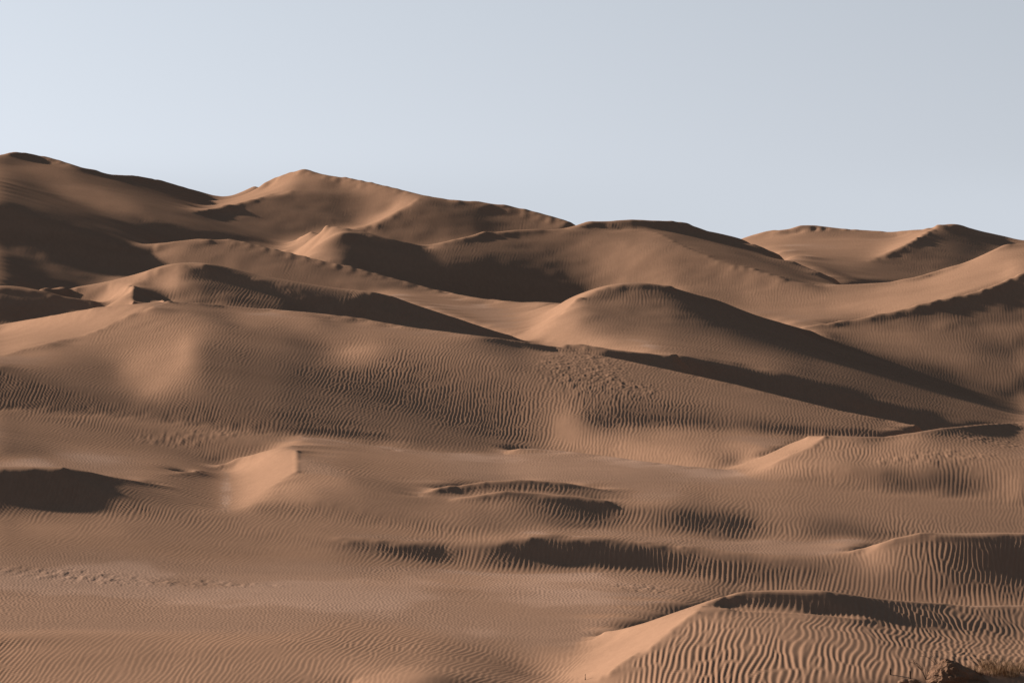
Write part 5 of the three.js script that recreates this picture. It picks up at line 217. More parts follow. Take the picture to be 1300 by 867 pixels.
// folds on open ground: [u, v, distance]
const FOLDS = [
  [[0, 517, 98.42], [14.4, 517.7, 98.39], [28.9, 518.4, 98.32], [43.3, 519.1, 98.26], [57.7, 519.9, 98.17], [72.1, 520.6, 98.11], [86.6, 521.3, 98.05], [101, 522, 97.99], [115.6, 523.3, 97.89], [130.1, 524.6, 97.78], [144.7, 525.9, 97.67], [159.3, 527.1, 97.57], [173.9, 528.4, 97.46], [188.4, 529.7, 97.32], [203, 531, 97.21], [217.6, 532.7, 97.09], [232.1, 534.4, 96.94], [246.7, 536.1, 96.8], [261.3, 537.9, 96.67], [275.9, 539.6, 96.52], [290.4, 541.3, 96.39], [305, 543, 96.26], [318.4, 545, 96.1], [331.8, 547, 95.96], [345.2, 549, 95.82], [358.6, 551, 95.66], [372, 553, 95.51], [385.6, 555.4, 95.08], [399.2, 557.8, 94.6], [412.8, 560.2, 94.14], [426.4, 562.6, 93.88], [440, 565, 93.59], [454.5, 566.8, 93.58], [469, 568.5, 93.58], [483.5, 570.2, 93.5], [498, 572, 93.49], [512, 572.8, 93.49], [526, 573.7, 93.65], [540, 574.5, 93.8], [554, 575.3, 93.92], [568, 576.2, 94.07], [582, 577, 94.13], [596.5, 577, 94.39], [611, 577, 94.65], [625.5, 577, 94.91], [640, 577, 95.12]],
  [[445, 868, 55.24], [458.2, 862.5, 55.26], [471.5, 857, 55.45], [484.8, 851.5, 55.69], [498, 846, 56.08], [512.7, 843.3, 56.32], [527.3, 840.7, 56.68], [542, 838, 57.09], [558, 836.7, 57.45], [574, 835.3, 57.89], [590, 834, 58.36]],
  [[0, 452.6, 105.14], [12.8, 448.7, 105.91], [25.5, 444.8, 106.5], [38.2, 440.9, 107.15], [51, 437, 107.85], [67.7, 433.7, 108.36], [84.3, 430.3, 108.88], [101, 427, 109.28], [113.8, 422, 109.66], [126.5, 417, 110.04], [139.2, 412, 110.19], [152, 407, 110.44], [165.5, 401.5, 110.52], [179, 396, 110.71], [192.5, 390.5, 110.82], [206, 385, 112.24], [210, 382.5, 123.55]],
  [[373, 572, 89.52], [377, 580, 87.72], [373, 600, 83.86], [361.3, 607.3, 83.34], [349.7, 614.7, 82.59], [338, 622, 82.18]],
  [[1049, 553.5, 90.98], [1046, 559, 90.72], [1031.3, 565.3, 90.51], [1016.7, 571.7, 90.43], [1002, 578, 89.97], [990, 585.5, 89.37], [978, 593, 89.21]],
  [[893, 769, 58.03], [881.5, 777.5, 57.43], [870, 786, 57.09], [859.8, 794.5, 56.8], [849.5, 803, 56.44], [839.2, 811.5, 56.17], [829, 820, 55.81], [816, 827.3, 55.76], [803, 834.7, 55.53], [790, 842, 55.37], [778.3, 850.3, 55.14], [766.7, 858.7, 55.09], [755, 867, 55.03]],
  [[245, 270.5, 182.33], [260, 267.9, 184.39], [275, 265.2, 185.53], [290, 262.6, 185.73], [305, 260, 186.21], [321.5, 253.5, 187.07], [338, 247, 188.87], [351.5, 245.5, 188.87], [365, 244, 188.56]],
  [[531, 253, 184.34], [515.5, 262.5, 183.41], [500, 272, 182.45], [488, 278.7, 181.96], [476, 285.3, 181.31], [464, 292, 180.78]],
  [[1192, 286, 200.2], [1178.5, 295, 195.11], [1165, 304, 191.71], [1153.7, 309.7, 190.33], [1142.3, 315.3, 189.38], [1131, 321, 188.64], [1117.5, 327, 187.78], [1104, 333, 185.95]],
  [[735, 378, 133.07], [723, 389, 132.26], [711, 400, 131.34], [698.2, 406, 131.34], [685.5, 412, 132.32], [672.8, 418, 132.32], [660, 424, 131.2]],
  [[162, 363, 125.69], [169, 367, 123.34], [167, 387, 119.88]],
  [[150, 311, 161.18], [160, 316.5, 160.83], [170, 322, 160.54], [181, 328, 160.11], [192, 334, 159.58], [203, 340, 158.98]],
  [[430, 685, 75.8], [447, 686.3, 75.7], [464, 687.7, 75.63], [481, 689, 75.56], [495, 690.1, 75.54], [509, 691.2, 75.47], [523, 692.2, 75.44], [537, 693.3, 75.44], [551, 694.4, 75.43], [565, 695.5, 75.43], [578.6, 694.6, 75.43], [592.2, 693.7, 75.44], [605.8, 692.8, 75.44], [619.4, 691.9, 75.45], [633, 691, 75.46], [646.7, 689, 75.57], [660.3, 687, 75.68], [674, 685, 75.76], [692.5, 684.8, 75.86], [711, 684.6, 75.94], [724.3, 685.1, 75.94], [737.7, 685.5, 75.95], [751, 686, 75.95], [765.2, 687, 75.96], [779.3, 688, 75.98], [793.5, 689, 76], [807.7, 690, 76], [821.8, 691, 75.96], [836, 692, 75.95], [850.5, 694, 75.91], [865, 696, 75.78], [879.5, 698, 75.69], [894, 700, 75.6]],
  [[751, 287, 169.68], [768, 287, 169.87], [785, 287, 169.87], [802, 290, 169.53], [819, 293, 168.87], [836, 296, 168.09], [847.3, 301.7, 166.51], [858.7, 307.3, 165.11], [870, 313, 163.82], [883.7, 319, 162.61], [897.3, 325, 161.51], [911, 331, 160.69], [927.7, 335.7, 160.02], [944.3, 340.3, 159.35], [961, 345, 158.68], [978, 350, 157.99], [995, 355, 157.29], [1008.7, 357.3, 157.24], [1022.3, 359.7, 157.14], [1036, 362, 157.14]],
];
const LINES = [];
const line = (pts, w = 1, sharp = 0) => LINES.push({ pts, sharp, w });
for (const [v, step, ...Ds] of SIGHTED) Ds.forEach((D, k) => {
  if (D) line([[k * step, v, D]], 0.1);
  if (D && (k === 0 || k === Ds.length - 1)) for (const s of [60, 130, 220]) line([[k ? 1300 + s : -s, v, D]], 0.02);
});
for (const c of CRESTS) {
  line(c.map(([u, v, D]) => [u, v, D]), 0.5, 0.5);
  c.forEach(([u, v, D, back], n) => {                                    // the hidden hollow behind a crest
    if (!back) { for (const s of [3, 8, 16]) line([[u, v + 3 + s * 0.22 * F / D, D + s]], 0.05); return; }
    const gap = back - D; if (gap < 1.2 || (u > 8 && u < 1292 && (n < 1 || n > c.length - 2))) return;
    const y0 = ground(u, v, D)[1], yb = ground(u, v, back)[1];
    for (const t of gap > 6 ? [0.3, 0.65] : [0.5]) { const Dm = D + gap * t, y = y0 + (yb - y0) * t - 0.07 * gap * (1 - Math.abs(2 * t - 1) * 0.4); line([[u, HORIZON + (EYE - y) / Dm * F, Dm]], 0.1); }
  });
}
for (const c of FOLDS) line(c, 0.5, 1);
line([[-250, 974, 51], [1550, 974, 51]]);                                // below the frame and beyond the skyline
line([[-250, 1040, 46], [1550, 1040, 46]]);
line([[-250, 300, 262], [1550, 380, 262]]);
line([[-250, 310, 290], [1550, 350, 290]]);

// grid: bearing a = x / D, and ln D
const A0 = -0.245, A1 = 0.245, NA = 280, L0 = Math.log(40), L1 = Math.log(300), NL = 700;
const da = (A1 - A0) / (NA - 1), dL = (L1 - L0) / (NL - 1);
function solveSheet(level, start) {
  const s = 1 << level, na = Math.ceil((NA - 1) / s) + 1, nl = Math.ceil((NL - 1) / s) + 1, N = na * nl, ha = da * s, hl = dL * s;
  const pinI = [], pinF = [], pinY = [], pinW = [], fold = new Float32Array(N).fill(1);
  for (const { pts, sharp, w } of LINES) for (let k = 0; k < pts.length; k++) {
    const p = pts[k], q = pts[Math.min(k + 1, pts.length - 1)];
    const n = k + 1 < pts.length ? Math.max(1, Math.ceil(Math.hypot((q[0] - p[0]) / F / ha, Math.log(q[2] / p[2]) / hl) * 1.6)) : 1;
    for (let t = 0; t < n; t++) {
      const f = t / n, D = p[2] + (q[2] - p[2]) * f;
      const [a, y] = ground(p[0] + (q[0] - p[0]) * f, p[1] + (q[1] - p[1]) * f, D);
      const gi = (a - A0) / ha, gj = (Math.log(D) - L0) / hl, i = Math.floor(gi), j = Math.floor(gj);
      if (i < 0 || j < 0 || i >= na - 1 || j >= nl - 1) continue;
      pinI.push(j * na + i); pinF.push([gi - i, gj - j]); pinY.push((y - EYE) / D); pinW.push(w * 40);
      if (sharp) fold[Math.round(gj) * na + Math.round(gi)] = sharp < 1 ? 0.2 : 0.02;
    }
  }
  const r = ha / hl, ra = 1, rl = r * r, rx = Math.SQRT2 * r, ten = 0.002 / s;  // bending along a, along ln D, twist; slight tension
  const apply = (x, out) => {
    out.fill(0);
    for (let j = 0; j < nl; j++) for (let i = 0; i < na; i++) {
      const k = j * na + i, f = fold[k];
      if (i > 0 && i < na - 1) { const e = (x[k - 1] - 2 * x[k] + x[k + 1]) * f * ra; out[k - 1] += e; out[k] -= 2 * e; out[k + 1] += e; }
      if (j > 0 && j < nl - 1) { const e = (x[k - na] - 2 * x[k] + x[k + na]) * f * rl * rl; out[k - na] += e; out[k] -= 2 * e; out[k + na] += e; }
      if (i < na - 1 && j < nl - 1) { const e = (x[k] - x[k + 1] - x[k + na] + x[k + na + 1]) * Math.min(f, fold[k + 1], fold[k + na], fold[k + na + 1]) * rx * rx; out[k] += e; out[k + 1] -= e; out[k + na] -= e; out[k + na + 1] += e; }
      if (i < na - 1) { const e = (x[k + 1] - x[k]) * ten; out[k + 1] += e; out[k] -= e; }
      if (j < nl - 1) { const e = (x[k + na] - x[k]) * ten * rl; out[k + na] += e; out[k] -= e; }
    }
    for (let n = 0; n < pinI.length; n++) {
      const k = pinI[n], [f, g] = pinF[n], w = pinW[n];
      const e = w * (x[k] * (1 - f) * (1 - g) + x[k + 1] * f * (1 - g) + x[k + na] * (1 - f) * g + x[k + na + 1] * f * g);
      out[k] += e * (1 - f) * (1 - g); out[k + 1] += e * f * (1 - g); out[k + na] += e * (1 - f) * g; out[k + na + 1] += e * f * g;
    }
  };
  const diag = new Float64Array(N), b = new Float64Array(N), x = start ?? new Float64Array(N), Ax = new Float64Array(N);
  for (let j = 0; j < nl; j++) for (let i = 0; i < na; i++) diag[j * na + i] = 6 * (ra + rl * rl) + 4 * rx * rx + ten;
  for (let n = 0; n < pinI.length; n++) {
    const k = pinI[n], [f, g] = pinF[n], w = pinW[n], c = [[k, (1 - f) * (1 - g)], [k + 1, f * (1 - g)], [k + na, (1 - f) * g], [k + na + 1, f * g]];
    for (const [m, t] of c) { b[m] += w * t * pinY[n]; diag[m] += w * t * t; }
  }
  apply(x, Ax);
  const res = b.map((v, k) => v - Ax[k]), z = res.map((v, k) => v / diag[k]), p = z.slice();
  let rz = res.reduce((s, v, k) => s + v * z[k], 0); const rz0 = rz;
  const most = [420, 500, 700, 900][level];
  for (let it = 0; it < most && rz > rz0 * 1e-10; it++) {
    apply(p, Ax);
    let pAp = 0; for (let k = 0; k < N; k++) pAp += p[k] * Ax[k];
    const al = rz / pAp; let rn = 0;
    for (let k = 0; k < N; k++) { x[k] += al * p[k]; res[k] -= al * Ax[k]; z[k] = res[k] / diag[k]; rn += res[k] * z[k]; }
    const be = rn / rz; rz = rn;
    for (let k = 0; k < N; k++) p[k] = z[k] + be * p[k];
  }
  if (level === 0) return x;
  const t = s >> 1, fa = Math.ceil((NA - 1) / t) + 1, fl = Math.ceil((NL - 1) / t) + 1, up = new Float64Array(fa * fl);
  for (let j = 0; j < fl; j++) for (let i = 0; i < fa; i++) {
    const gi = Math.min(i / 2, na - 1.001), gj = Math.min(j / 2, nl - 1.001), I = Math.floor(gi), J = Math.floor(gj), f = gi - I, g = gj - J, k = J * na + I;
    up[j * fa + i] = x[k] * (1 - f) * (1 - g) + x[k + 1] * f * (1 - g) + x[k + na] * (1 - f) * g + x[k + na + 1] * f * g;
  }
  return solveSheet(level - 1, up);
}
const sheet = solveSheet(3);
const cub = (t) => [((-t + 2) * t - 1) * t / 2, ((3 * t - 5) * t * t + 2) / 2, ((-3 * t + 4) * t + 1) * t / 2, (t - 1) * t * t / 2];
function baseHeight(a, D) {                                             // height of the bare dune form
  const gi = Math.min(NA - 2.001, Math.max(1, (a - A0) / da)), gj = Math.min(NL - 2.001, Math.max(1, (Math.log(D) - L0) / dL));
  const i = Math.floor(gi), j = Math.floor(gj), ca = cub(gi - i), cl = cub(gj - j);
  let s = 0;
  for (let m = 0; m < 4; m++) { const k = (j - 1 + m) * NA + i - 1; s += cl[m] * (ca[0] * sheet[k] + ca[1] * sheet[k + 1] + ca[2] * sheet[k + 2] + ca[3] * sheet[k + 3]); }
  return EYE + D * s;
}
console.log('sheet solved', LINES.length, 'lines');

// ------------------------------------------------------------------ which dune each piece of ground belongs to
function sighted(u, v) {                                                 // the first sand along a line of sight
  for (let D = 50; D < 230; D += 0.25) { const [a, y] = ground(u, v, D); if (baseHeight(a, D) >= y) return [a, D]; }
  return null;
}
const owner = new Int16Array(NA * NL).fill(-1), duneNames = [];
const SEEDS = [
  ['a', 0, 830, 300, 830, 600, 835, 720, 840, 860, 800, 1000, 830, 1290, 840], ['a', 980, 760, 1290, 775],
  ['f', 0, 690, 300, 700, 400, 740, 900, 745], ['f', 0, 780, 700, 785], ['f', 0, 545, 300, 565], ['f', 0, 590, 150, 600], ['f', 600, 590, 900, 615, 1290, 655],
  ['b', 1110, 702, 1200, 700, 1290, 700], ['c', 450, 692, 600, 702, 850, 705], ['d', 560, 626, 700, 650, 900, 655, 1090, 675],
  ['e', 300, 605, 365, 590, 480, 600], ['s', 0, 620, 120, 620, 250, 640], ['g', 960, 588, 1040, 570, 1290, 590], ['g', 1180, 547, 1290, 543],
  ['h', 20, 430, 200, 395, 400, 420, 700, 460, 1000, 520], ['h', 50, 480, 300, 480, 600, 520, 800, 540], ['m', 750, 450, 1000, 495, 1120, 525],
  ['i', 10, 385, 100, 386], ['i', 60, 370, 220, 350, 380, 382], ['j', 450, 385, 650, 430], ['k', 220, 318, 400, 345, 600, 390], ['l', 730, 395, 800, 385, 950, 405, 1200, 485],
  ['l', 750, 425, 1000, 465, 1200, 515], ['n', 450, 305, 560, 340, 700, 330, 850, 330, 1000, 380], ['n', 780, 285, 930, 310, 1050, 355], ['r', 1080, 380, 1280, 330], ['r', 1050, 415, 1280, 380], ['r', 1150, 430, 1290, 470],
  ['q', 960, 305, 1180, 300, 1280, 306], ['o', 270, 264, 380, 222, 540, 262, 700, 285], ['o', 330, 285, 420, 275], ['t', 390, 302, 425, 295], ['p', 5, 205, 150, 235, 270, 255], ['p', 5, 250, 150, 290], ['p', 5, 330, 100, 350],
];
const ABOUT = {
  a: ['sand_dune', 'rippled near dune with a smooth bright flank and the brown rock at its foot'],
  f: ['sand_flat', 'level greyish sand flat with pale drifts between the near dunes'],
  b: ['sand_dune', 'rounded rippled dune with a deeply shaded end, behind the near bright-flanked dune'],
  c: ['sand_dune', 'low dune with a long dark slip face facing the flat'],
  d: ['sand_dune', 'low double rippled hump in the middle of the flat'],
  e: ['sand_dune', 'small horn dune with one smooth bright face and a pointed top'],
  s: ['sand_dune', 'low dune with a dark shaded front beside the horn dune'],
  g: ['sand_dune', 'broad low dune with a narrow bright flank below the great dune'],
  h: ['sand_dune', 'great rippled dune with a long lit back spanning the middle distance'],
  m: ['sand_dune', 'narrow dark scarp just behind the back of the great dune'],
  i: ['sand_dune', 'low humped dune with a small bright nose behind the great dune'],
  j: ['sand_dune', 'dark tongue-shaped dune running down to the back of the great dune'],
  k: ['sand_dune', 'long evenly lit ridge behind the dark tongue-shaped dune'],
  l: ['sand_dune', 'finely rippled dome dune with a long dark lee side'],
  n: ['sand_dune', 'dune with a wide bowl, half dark and half lit'],
  r: ['sand_dune', 'steep dune with a broad bright flank facing the bowl'],
  q: ['sand_dune', 'skyline dune with a shallow bowl and a sharp fold'],
  o: ['sand_dune', 'pointed skyline dune with a bright left flank'],
  t: ['sand_dune', 'tiny bright wedge of a dune below the pointed skyline dune'],
  p: ['sand_dune', 'high dark dune with pale streaks, highest on the skyline'],
};
let front = [];
for (const [name, ...p] of SEEDS) {
  let id = duneNames.indexOf(name); if (id < 0) id = duneNames.push(name) - 1;
  for (let k = 0; k + 3 < p.length; k += 2) for (let t = 0; t <= 1; t += 0.04) {
    const at = sighted(p[k] + (p[k + 2] - p[k]) * t, p[k + 1] + (p[k + 3] - p[k + 1]) * t); if (!at) continue;
    const i = Math.round((at[0] - A0) / da), j = Math.round((Math.log(at[1]) - L0) / dL), n = j * NA + i;
    if (i >= 0 && j >= 0 && i < NA && j < NL && owner[n] < 0) { owner[n] = id; front.push(n); }
  }
}
{
  while (front.length) {
    const next = [];
    for (const k of front) {
      const i = k % NA, j = (k / NA) | 0;
      for (const [di, dj] of [[1, 0], [-1, 0], [0, 1], [0, -1]]) {
        const ii = i + di, jj = j + dj;
        if (ii < 0 || jj < 0 || ii >= NA || jj >= NL) continue;
        if (owner[jj * NA + ii] < 0) { owner[jj * NA + ii] = owner[k]; next.push(jj * NA + ii); }
      }
    }
    front = next;
  }
}

// ------------------------------------------------------------------ wind ripples
const waves = [];
function waveSet(lambda, lean, seed, n = 14, spread = 0.17) {
  const r = rng(seed), set = [];
  for (let k = 0; k < n; k++) {
    const g = () => (r() + r() + r() - 1.5) * 1.15, len = 2 * Math.PI / lambda * (1 + 0.17 * g()), th = lean + spread * g();
    set.push([len * Math.cos(th), len * Math.sin(th), r() * 6.2832]);
  }
  waves.push(set);
  return waves.length - 1;
}
const fineSet = waveSet(0.118, 0.15, 11), midSet = waveSet(0.125, 0.15, 23), farSet = waveSet(0.14, 0.15, 37), flatSet = waveSet(0.088, 0.15, 53, 22, 0.75);
function addWaves(set, x, z, w, out) { if (w > 0.004) for (const [kx, kz, ph] of waves[set]) { const t = kx * x + kz * z + ph; out[0] += w * Math.cos(t); out[1] += w * Math.sin(t); } }
const acc = [0, 0];
function rippleAt(x, D, level) {                                        // -1..1 ripple height, steeper on the lee side; short-crested on level ground
  const wx = x + 0.16 * fbm(x * 0.55, D * 0.28, 3, 3) + 0.05 * vnoise(x * 2.1, D * 1.1, 9), wz = D + 0.5 * vnoise(x * 0.3, D * 0.2, 5);
  const toMid = smooth(86, 97, D + 4 * vnoise(x * 0.2, D * 0.1, 8)), toFar = smooth(112, 122, D);
  acc[0] = acc[1] = 0;
  addWaves(fineSet, wx, -wz, (1 - toMid) * (1 - level), acc);
  addWaves(midSet, wx, -wz, toMid * (1 - toFar) * (1 - level), acc);
  addWaves(farSet, wx, -wz, toFar * (1 - level), acc);
  addWaves(flatSet, wx, -wz, level, acc);
  const m = Math.hypot(acc[0], acc[1]), ph = Math.atan2(acc[1], acc[0]);
  const sh = Math.sin(ph + 0.35 * Math.sin(ph));
  return sh * smooth(0.2, 2.2, m);
}

// ------------------------------------------------------------------ mesh of the ground
const cols = [], rows = [];
{
  const fr = 0.1765 * 1.03, step = 2 * fr / 1060;
  for (let a = A0 + 3 * da; a < -fr; a += step * 6) cols.push(a);
  for (let a = -fr; a <= fr; a += step) cols.push(a);
  for (let a = fr + step * 6; a < A1 - 3 * da; a += step * 6) cols.push(a);
  for (let D = 47; D < 262; D += (D < 53 ? 0.25 : D < 62 ? 0.075 : D < 112 ? 0.105 : D < 125 ? 0.15 : D < 208 ? 0.21 : 1.5)) rows.push(D);
}
const ROUGH = [[130, 735, 150, 9, 0], [60, 727, 110, 6, 0], [260, 742, 120, 5, 0], [240, 556, 90, 10, 0], [745, 470, 75, 24, 0], [800, 492, 50, 12, 0], [1190, 580, 90, 12, 0], [1265, 562, 60, 6, 0], [1240, 840, 70, 14, 0], [820, 748, 70, 7, 0]].map(([u, v, su, sv]) => {
  const c = sighted(u, v), n = sighted(u, v + sv), f = sighted(u, v - sv); return [c[0] * c[1], c[1], su / F * c[1], Math.max(0.8, (f[1] - n[1]) / 2)];
});
const nc = cols.length, nr = rows.length, P = new Float32Array(nc * nr * 3), C = new Float32Array(nc * nr * 3), Nn = new Float32Array(nc * nr * 3);
for (let j = 0; j < nr; j++) {
  const D = rows[j];
  for (let i = 0; i < nc; i++) {
    const a = cols[i], x = a * D, k = (j * nc + i) * 3;
    const y0 = baseHeight(a, D), px = (baseHeight(a + 0.15 / D, D) - baseHeight(a - 0.15 / D, D)) / 0.3;
    const pz = (baseHeight(x / (D + 0.2), D + 0.2) - baseHeight(x / (D - 0.2), D - 0.2)) / 0.4;
    // ripples die out on the freshly avalanched steep faces that look into the wind-blown light side
    const bare = smooth(0.27, 0.42, px + 0.05 * vnoise(x * 0.5, D * 0.3, 31));
    const lam = D < 91 ? 0.125 : D < 117 ? 0.135 : 0.14, level = smooth(59.2, 61, D + vnoise(x * 0.3, 2, 35) * 0.3) * (1 - smooth(0.035, 0.10, Math.abs(pz) + 0.6 * Math.abs(px) + 0.03 * vnoise(x * 0.3, D * 0.2, 33)));
    let amp = lam * (0.019 + 0.020 * smooth(0.08, 0.3, pz) + 0.005 * level) * (1 - bare) * Math.max(0.25, 1 + 1.1 * fbm(x * 0.35, D * 0.2, 41, 3));
    amp *= (1 - 0.45 * smooth(112, 145, D)) * (1 + 0.7 * smooth(61.5, 58.5, D));
    const hump = 4 * y0 - baseHeight((x + 0.45) / D, D) - baseHeight((x - 0.45) / D, D) - baseHeight(x / (D + 0.45), D + 0.45) - baseHeight(x / (D - 0.45), D - 0.45);
    amp *= 1 - 0.85 * smooth(0.03, 0.14, hump);                            // the wind keeps sharp crests clean
    let y = y0 + amp * rippleAt(x, D, level);
    let rough = 0;                                                        // trampled, hummocky sand
    for (const [rx, rD, sx, sD] of ROUGH) { const e = ((x - rx) / sx) ** 2 + ((D - rD) / sD) ** 2; if (e < 1) rough = Math.max(rough, 1 - e); }
    if (rough > 0) { const n = fbm(x * 3.4, D * 1.9, 91, 3); y += 0.032 * Math.min(1, rough * 1.5) * Math.max(0, n - 0.06) + 0.010 * rough * vnoise(x * 9, D * 4, 97); }
    P[k] = x; P[k + 1] = y; P[k + 2] = -D;
    // grain: level ground carries greyer, coarser sand with pale drifts of fine pinkish sand; slopes are of clean orange sand
    const drift = smooth(0.02, 0.3, fbm(x * 0.22 + 3, D * 0.16, 51, 5)) * level, patch = fbm(x * 0.05 + 9, D * 0.03, 61, 3), band = fbm(x * 0.1, D * 0.55, 77, 4), fine = vnoise(x * 11, D * 5, 71) + vnoise(x * 25, D * 11, 73);
    const t = (1 + 0.10 * patch + 0.10 * band + 0.035 * fine) * (1 + 0.17 * drift - 0.06 * (1 - drift) * level), grey = level * (0.5 + 0.5 * drift);
    C[k] = t * (0.238 - 0.009 * grey); C[k + 1] = t * (0.133 + 0.005 * grey); C[k + 2] = t * (0.084 + 0.012 * grey);
  }
}
for (let j = 0; j < nr; j++) for (let i = 0; i < nc; i++) {
  const i0 = Math.max(0, i - 1), i1 = Math.min(nc - 1, i + 1), j0 = Math.max(0, j - 1), j1 = Math.min(nr - 1, j + 1);
  const k = (j * nc + i) * 3, e = (j * nc + i0) * 3, f = (j * nc + i1) * 3, g = (j0 * nc + i) * 3, h = (j1 * nc + i) * 3;
  const ax = P[f] - P[e], ay = P[f + 1] - P[e + 1], az = P[f + 2] - P[e + 2], bx = P[h] - P[g], by = P[h + 1] - P[g + 1], bz = P[h + 2] - P[g + 2];
  const nx = ay * bz - az * by, ny = az * bx - ax * bz, nz = ax * by - ay * bx, l = Math.hypot(nx, ny, nz) * Math.sign(ny || 1);
  Nn[k] = nx / l; Nn[k + 1] = ny / l; Nn[k + 2] = nz / l;
}
const taken = {};
function numbered(name) { const n = taken[name] = (taken[name] ?? -1) + 1; return n ? name + '_' + String(n).padStart(3, '0') : name; }
const sand = new THREE.MeshPhysicalMaterial({ name: 'sand', vertexColors: true, roughness: 1, metalness: 0, specularIntensity: 0 });
{
  const parts = duneNames.map(() => ({ idx: [], map: new Int32Array(nc * nr).fill(-1), list: [] }));
  const own = (i, j) => owner[Math.min(NL - 1, Math.max(0, Math.round((Math.log(rows[j]) - L0) / dL))) * NA + Math.min(NA - 1, Math.max(0, Math.round((cols[i] - A0) / da)))];
  for (let j = 0; j < nr - 1; j++) for (let i = 0; i < nc - 1; i++) {
    const part = parts[own(i, j)], q = [j * nc + i, j * nc + i + 1, (j + 1) * nc + i, (j + 1) * nc + i + 1];
    const m = q.map((k) => { if (part.map[k] < 0) { part.map[k] = part.list.length; part.list.push(k); } return part.map[k]; });
    part.idx.push(m[0], m[1], m[2], m[1], m[3], m[2]);
  }
  parts.forEach((part, n) => {
    const g = new THREE.BufferGeometry(), take = (src) => { const o = new Float32Array(part.list.length * 3); part.list.forEach((k, m) => { o[m * 3] = src[k * 3]; o[m * 3 + 1] = src[k * 3 + 1]; o[m * 3 + 2] = src[k * 3 + 2]; }); return new THREE.BufferAttribute(o, 3); };
    g.setAttribute('position', take(P)); g.setAttribute('normal', take(Nn)); g.setAttribute('color', take(C));
    g.setIndex(part.idx);
    const mesh = new THREE.Mesh(g, sand);
    const [kind, label] = ABOUT[duneNames[n]];
    mesh.name = numbered(kind); mesh.castShadow = mesh.receiveShadow = true;
    mesh.userData = { kind: 'structure', label, category: kind === 'sand_flat' ? 'sand' : 'dune' };
    scene.add(mesh);
  });
  console.log('ground', nc, nr, nc * nr);
}
// ------------------------------------------------------------------ the desert around: the rise the camera stands on, the sides, the low ground far off
{
  const edge = A1 - 4 * da;
  function around(x, D) {
    const Dc = Math.min(258, Math.max(48.5, D)), ac = Math.max(-edge, Math.min(edge, x / Dc)), inside = D > 48.5 && D < 258 && Math.abs(x / D) < edge;
    const dist = Math.hypot(x - ac * Dc, D - Dc), far = smooth(4, 90, dist), h = baseHeight(ac, Dc);
    let y = h * (1 - far) + (-1 - 0.028 * dist) * far - (inside ? 2.5 : 0.02 + 0.3 * smooth(0, 3, 3 - dist));
    if (D < 48.5) y = Math.max(y, (D > 0 ? 7.6 - 0.2 * D : 7.6 + 0.12 * D) * Math.exp(-((x / 30) ** 2)) - 0.4);
    return y + 0.5 * fbm(x * 0.05, D * 0.05, 111, 3) * far;
  }
  const steps = (list) => { const o = []; for (let k = 0; k + 1 < list.length; k++) { const [a, n] = list[k], b = list[k + 1][0]; for (let t = 0; t < n; t++) o.push(a + (b - a) * t / n); } o.push(list[list.length - 1][0]); return o; };
  const xs = steps([[-3600, 12], [-400, 20], [-100, 50], [0, 50], [100, 20], [400, 12], [3600, 1]]), Ds = steps([[-3600, 12], [-400, 20], [-60, 30], [0, 40], [60, 70], [260, 25], [500, 12], [4200, 1]]);
  const g = new THREE.BufferGeometry(), p = [], c = [], idx = [];
  for (const D of Ds) for (const x of xs) { p.push(x, around(x, D), -D); const t = 1 + 0.1 * fbm(x * 0.05, D * 0.05, 121, 3); c.push(0.236 * t, 0.124 * t, 0.076 * t); }
  for (let j = 0; j + 1 < Ds.length; j++) for (let i = 0; i + 1 < xs.length; i++) { const k = j * xs.length + i; idx.push(k, k + 1, k + xs.length, k + 1, k + xs.length + 1, k + xs.length); }
  g.setAttribute('position', new THREE.Float32BufferAttribute(p, 3)); g.setAttribute('color', new THREE.Float32BufferAttribute(c, 3)); g.setIndex(idx); g.computeVertexNormals();
  const m = new THREE.Mesh(g, sand); m.name = 'desert_ground'; m.castShadow = m.receiveShadow = true; m.userData = { kind: 'structure', label: 'open desert sand all around the dunes', category: 'sand' };
  scene.add(m);
}
// height of the finished ground, ripples left out
const surface = (x, D) => baseHeight(x / D, D);
const spot = (u, v) => { const [a, D] = sighted(u, v); return [a * D, D]; };
const tag = (o, label, category, group) => { o.userData = { label, category }; if (group) o.userData.group = group; return o; };
const add = (name, geometry, material, parent) => { const m = new THREE.Mesh(geometry, material); m.name = name; m.castShadow = m.receiveShadow = true; parent.add(m); return m; };

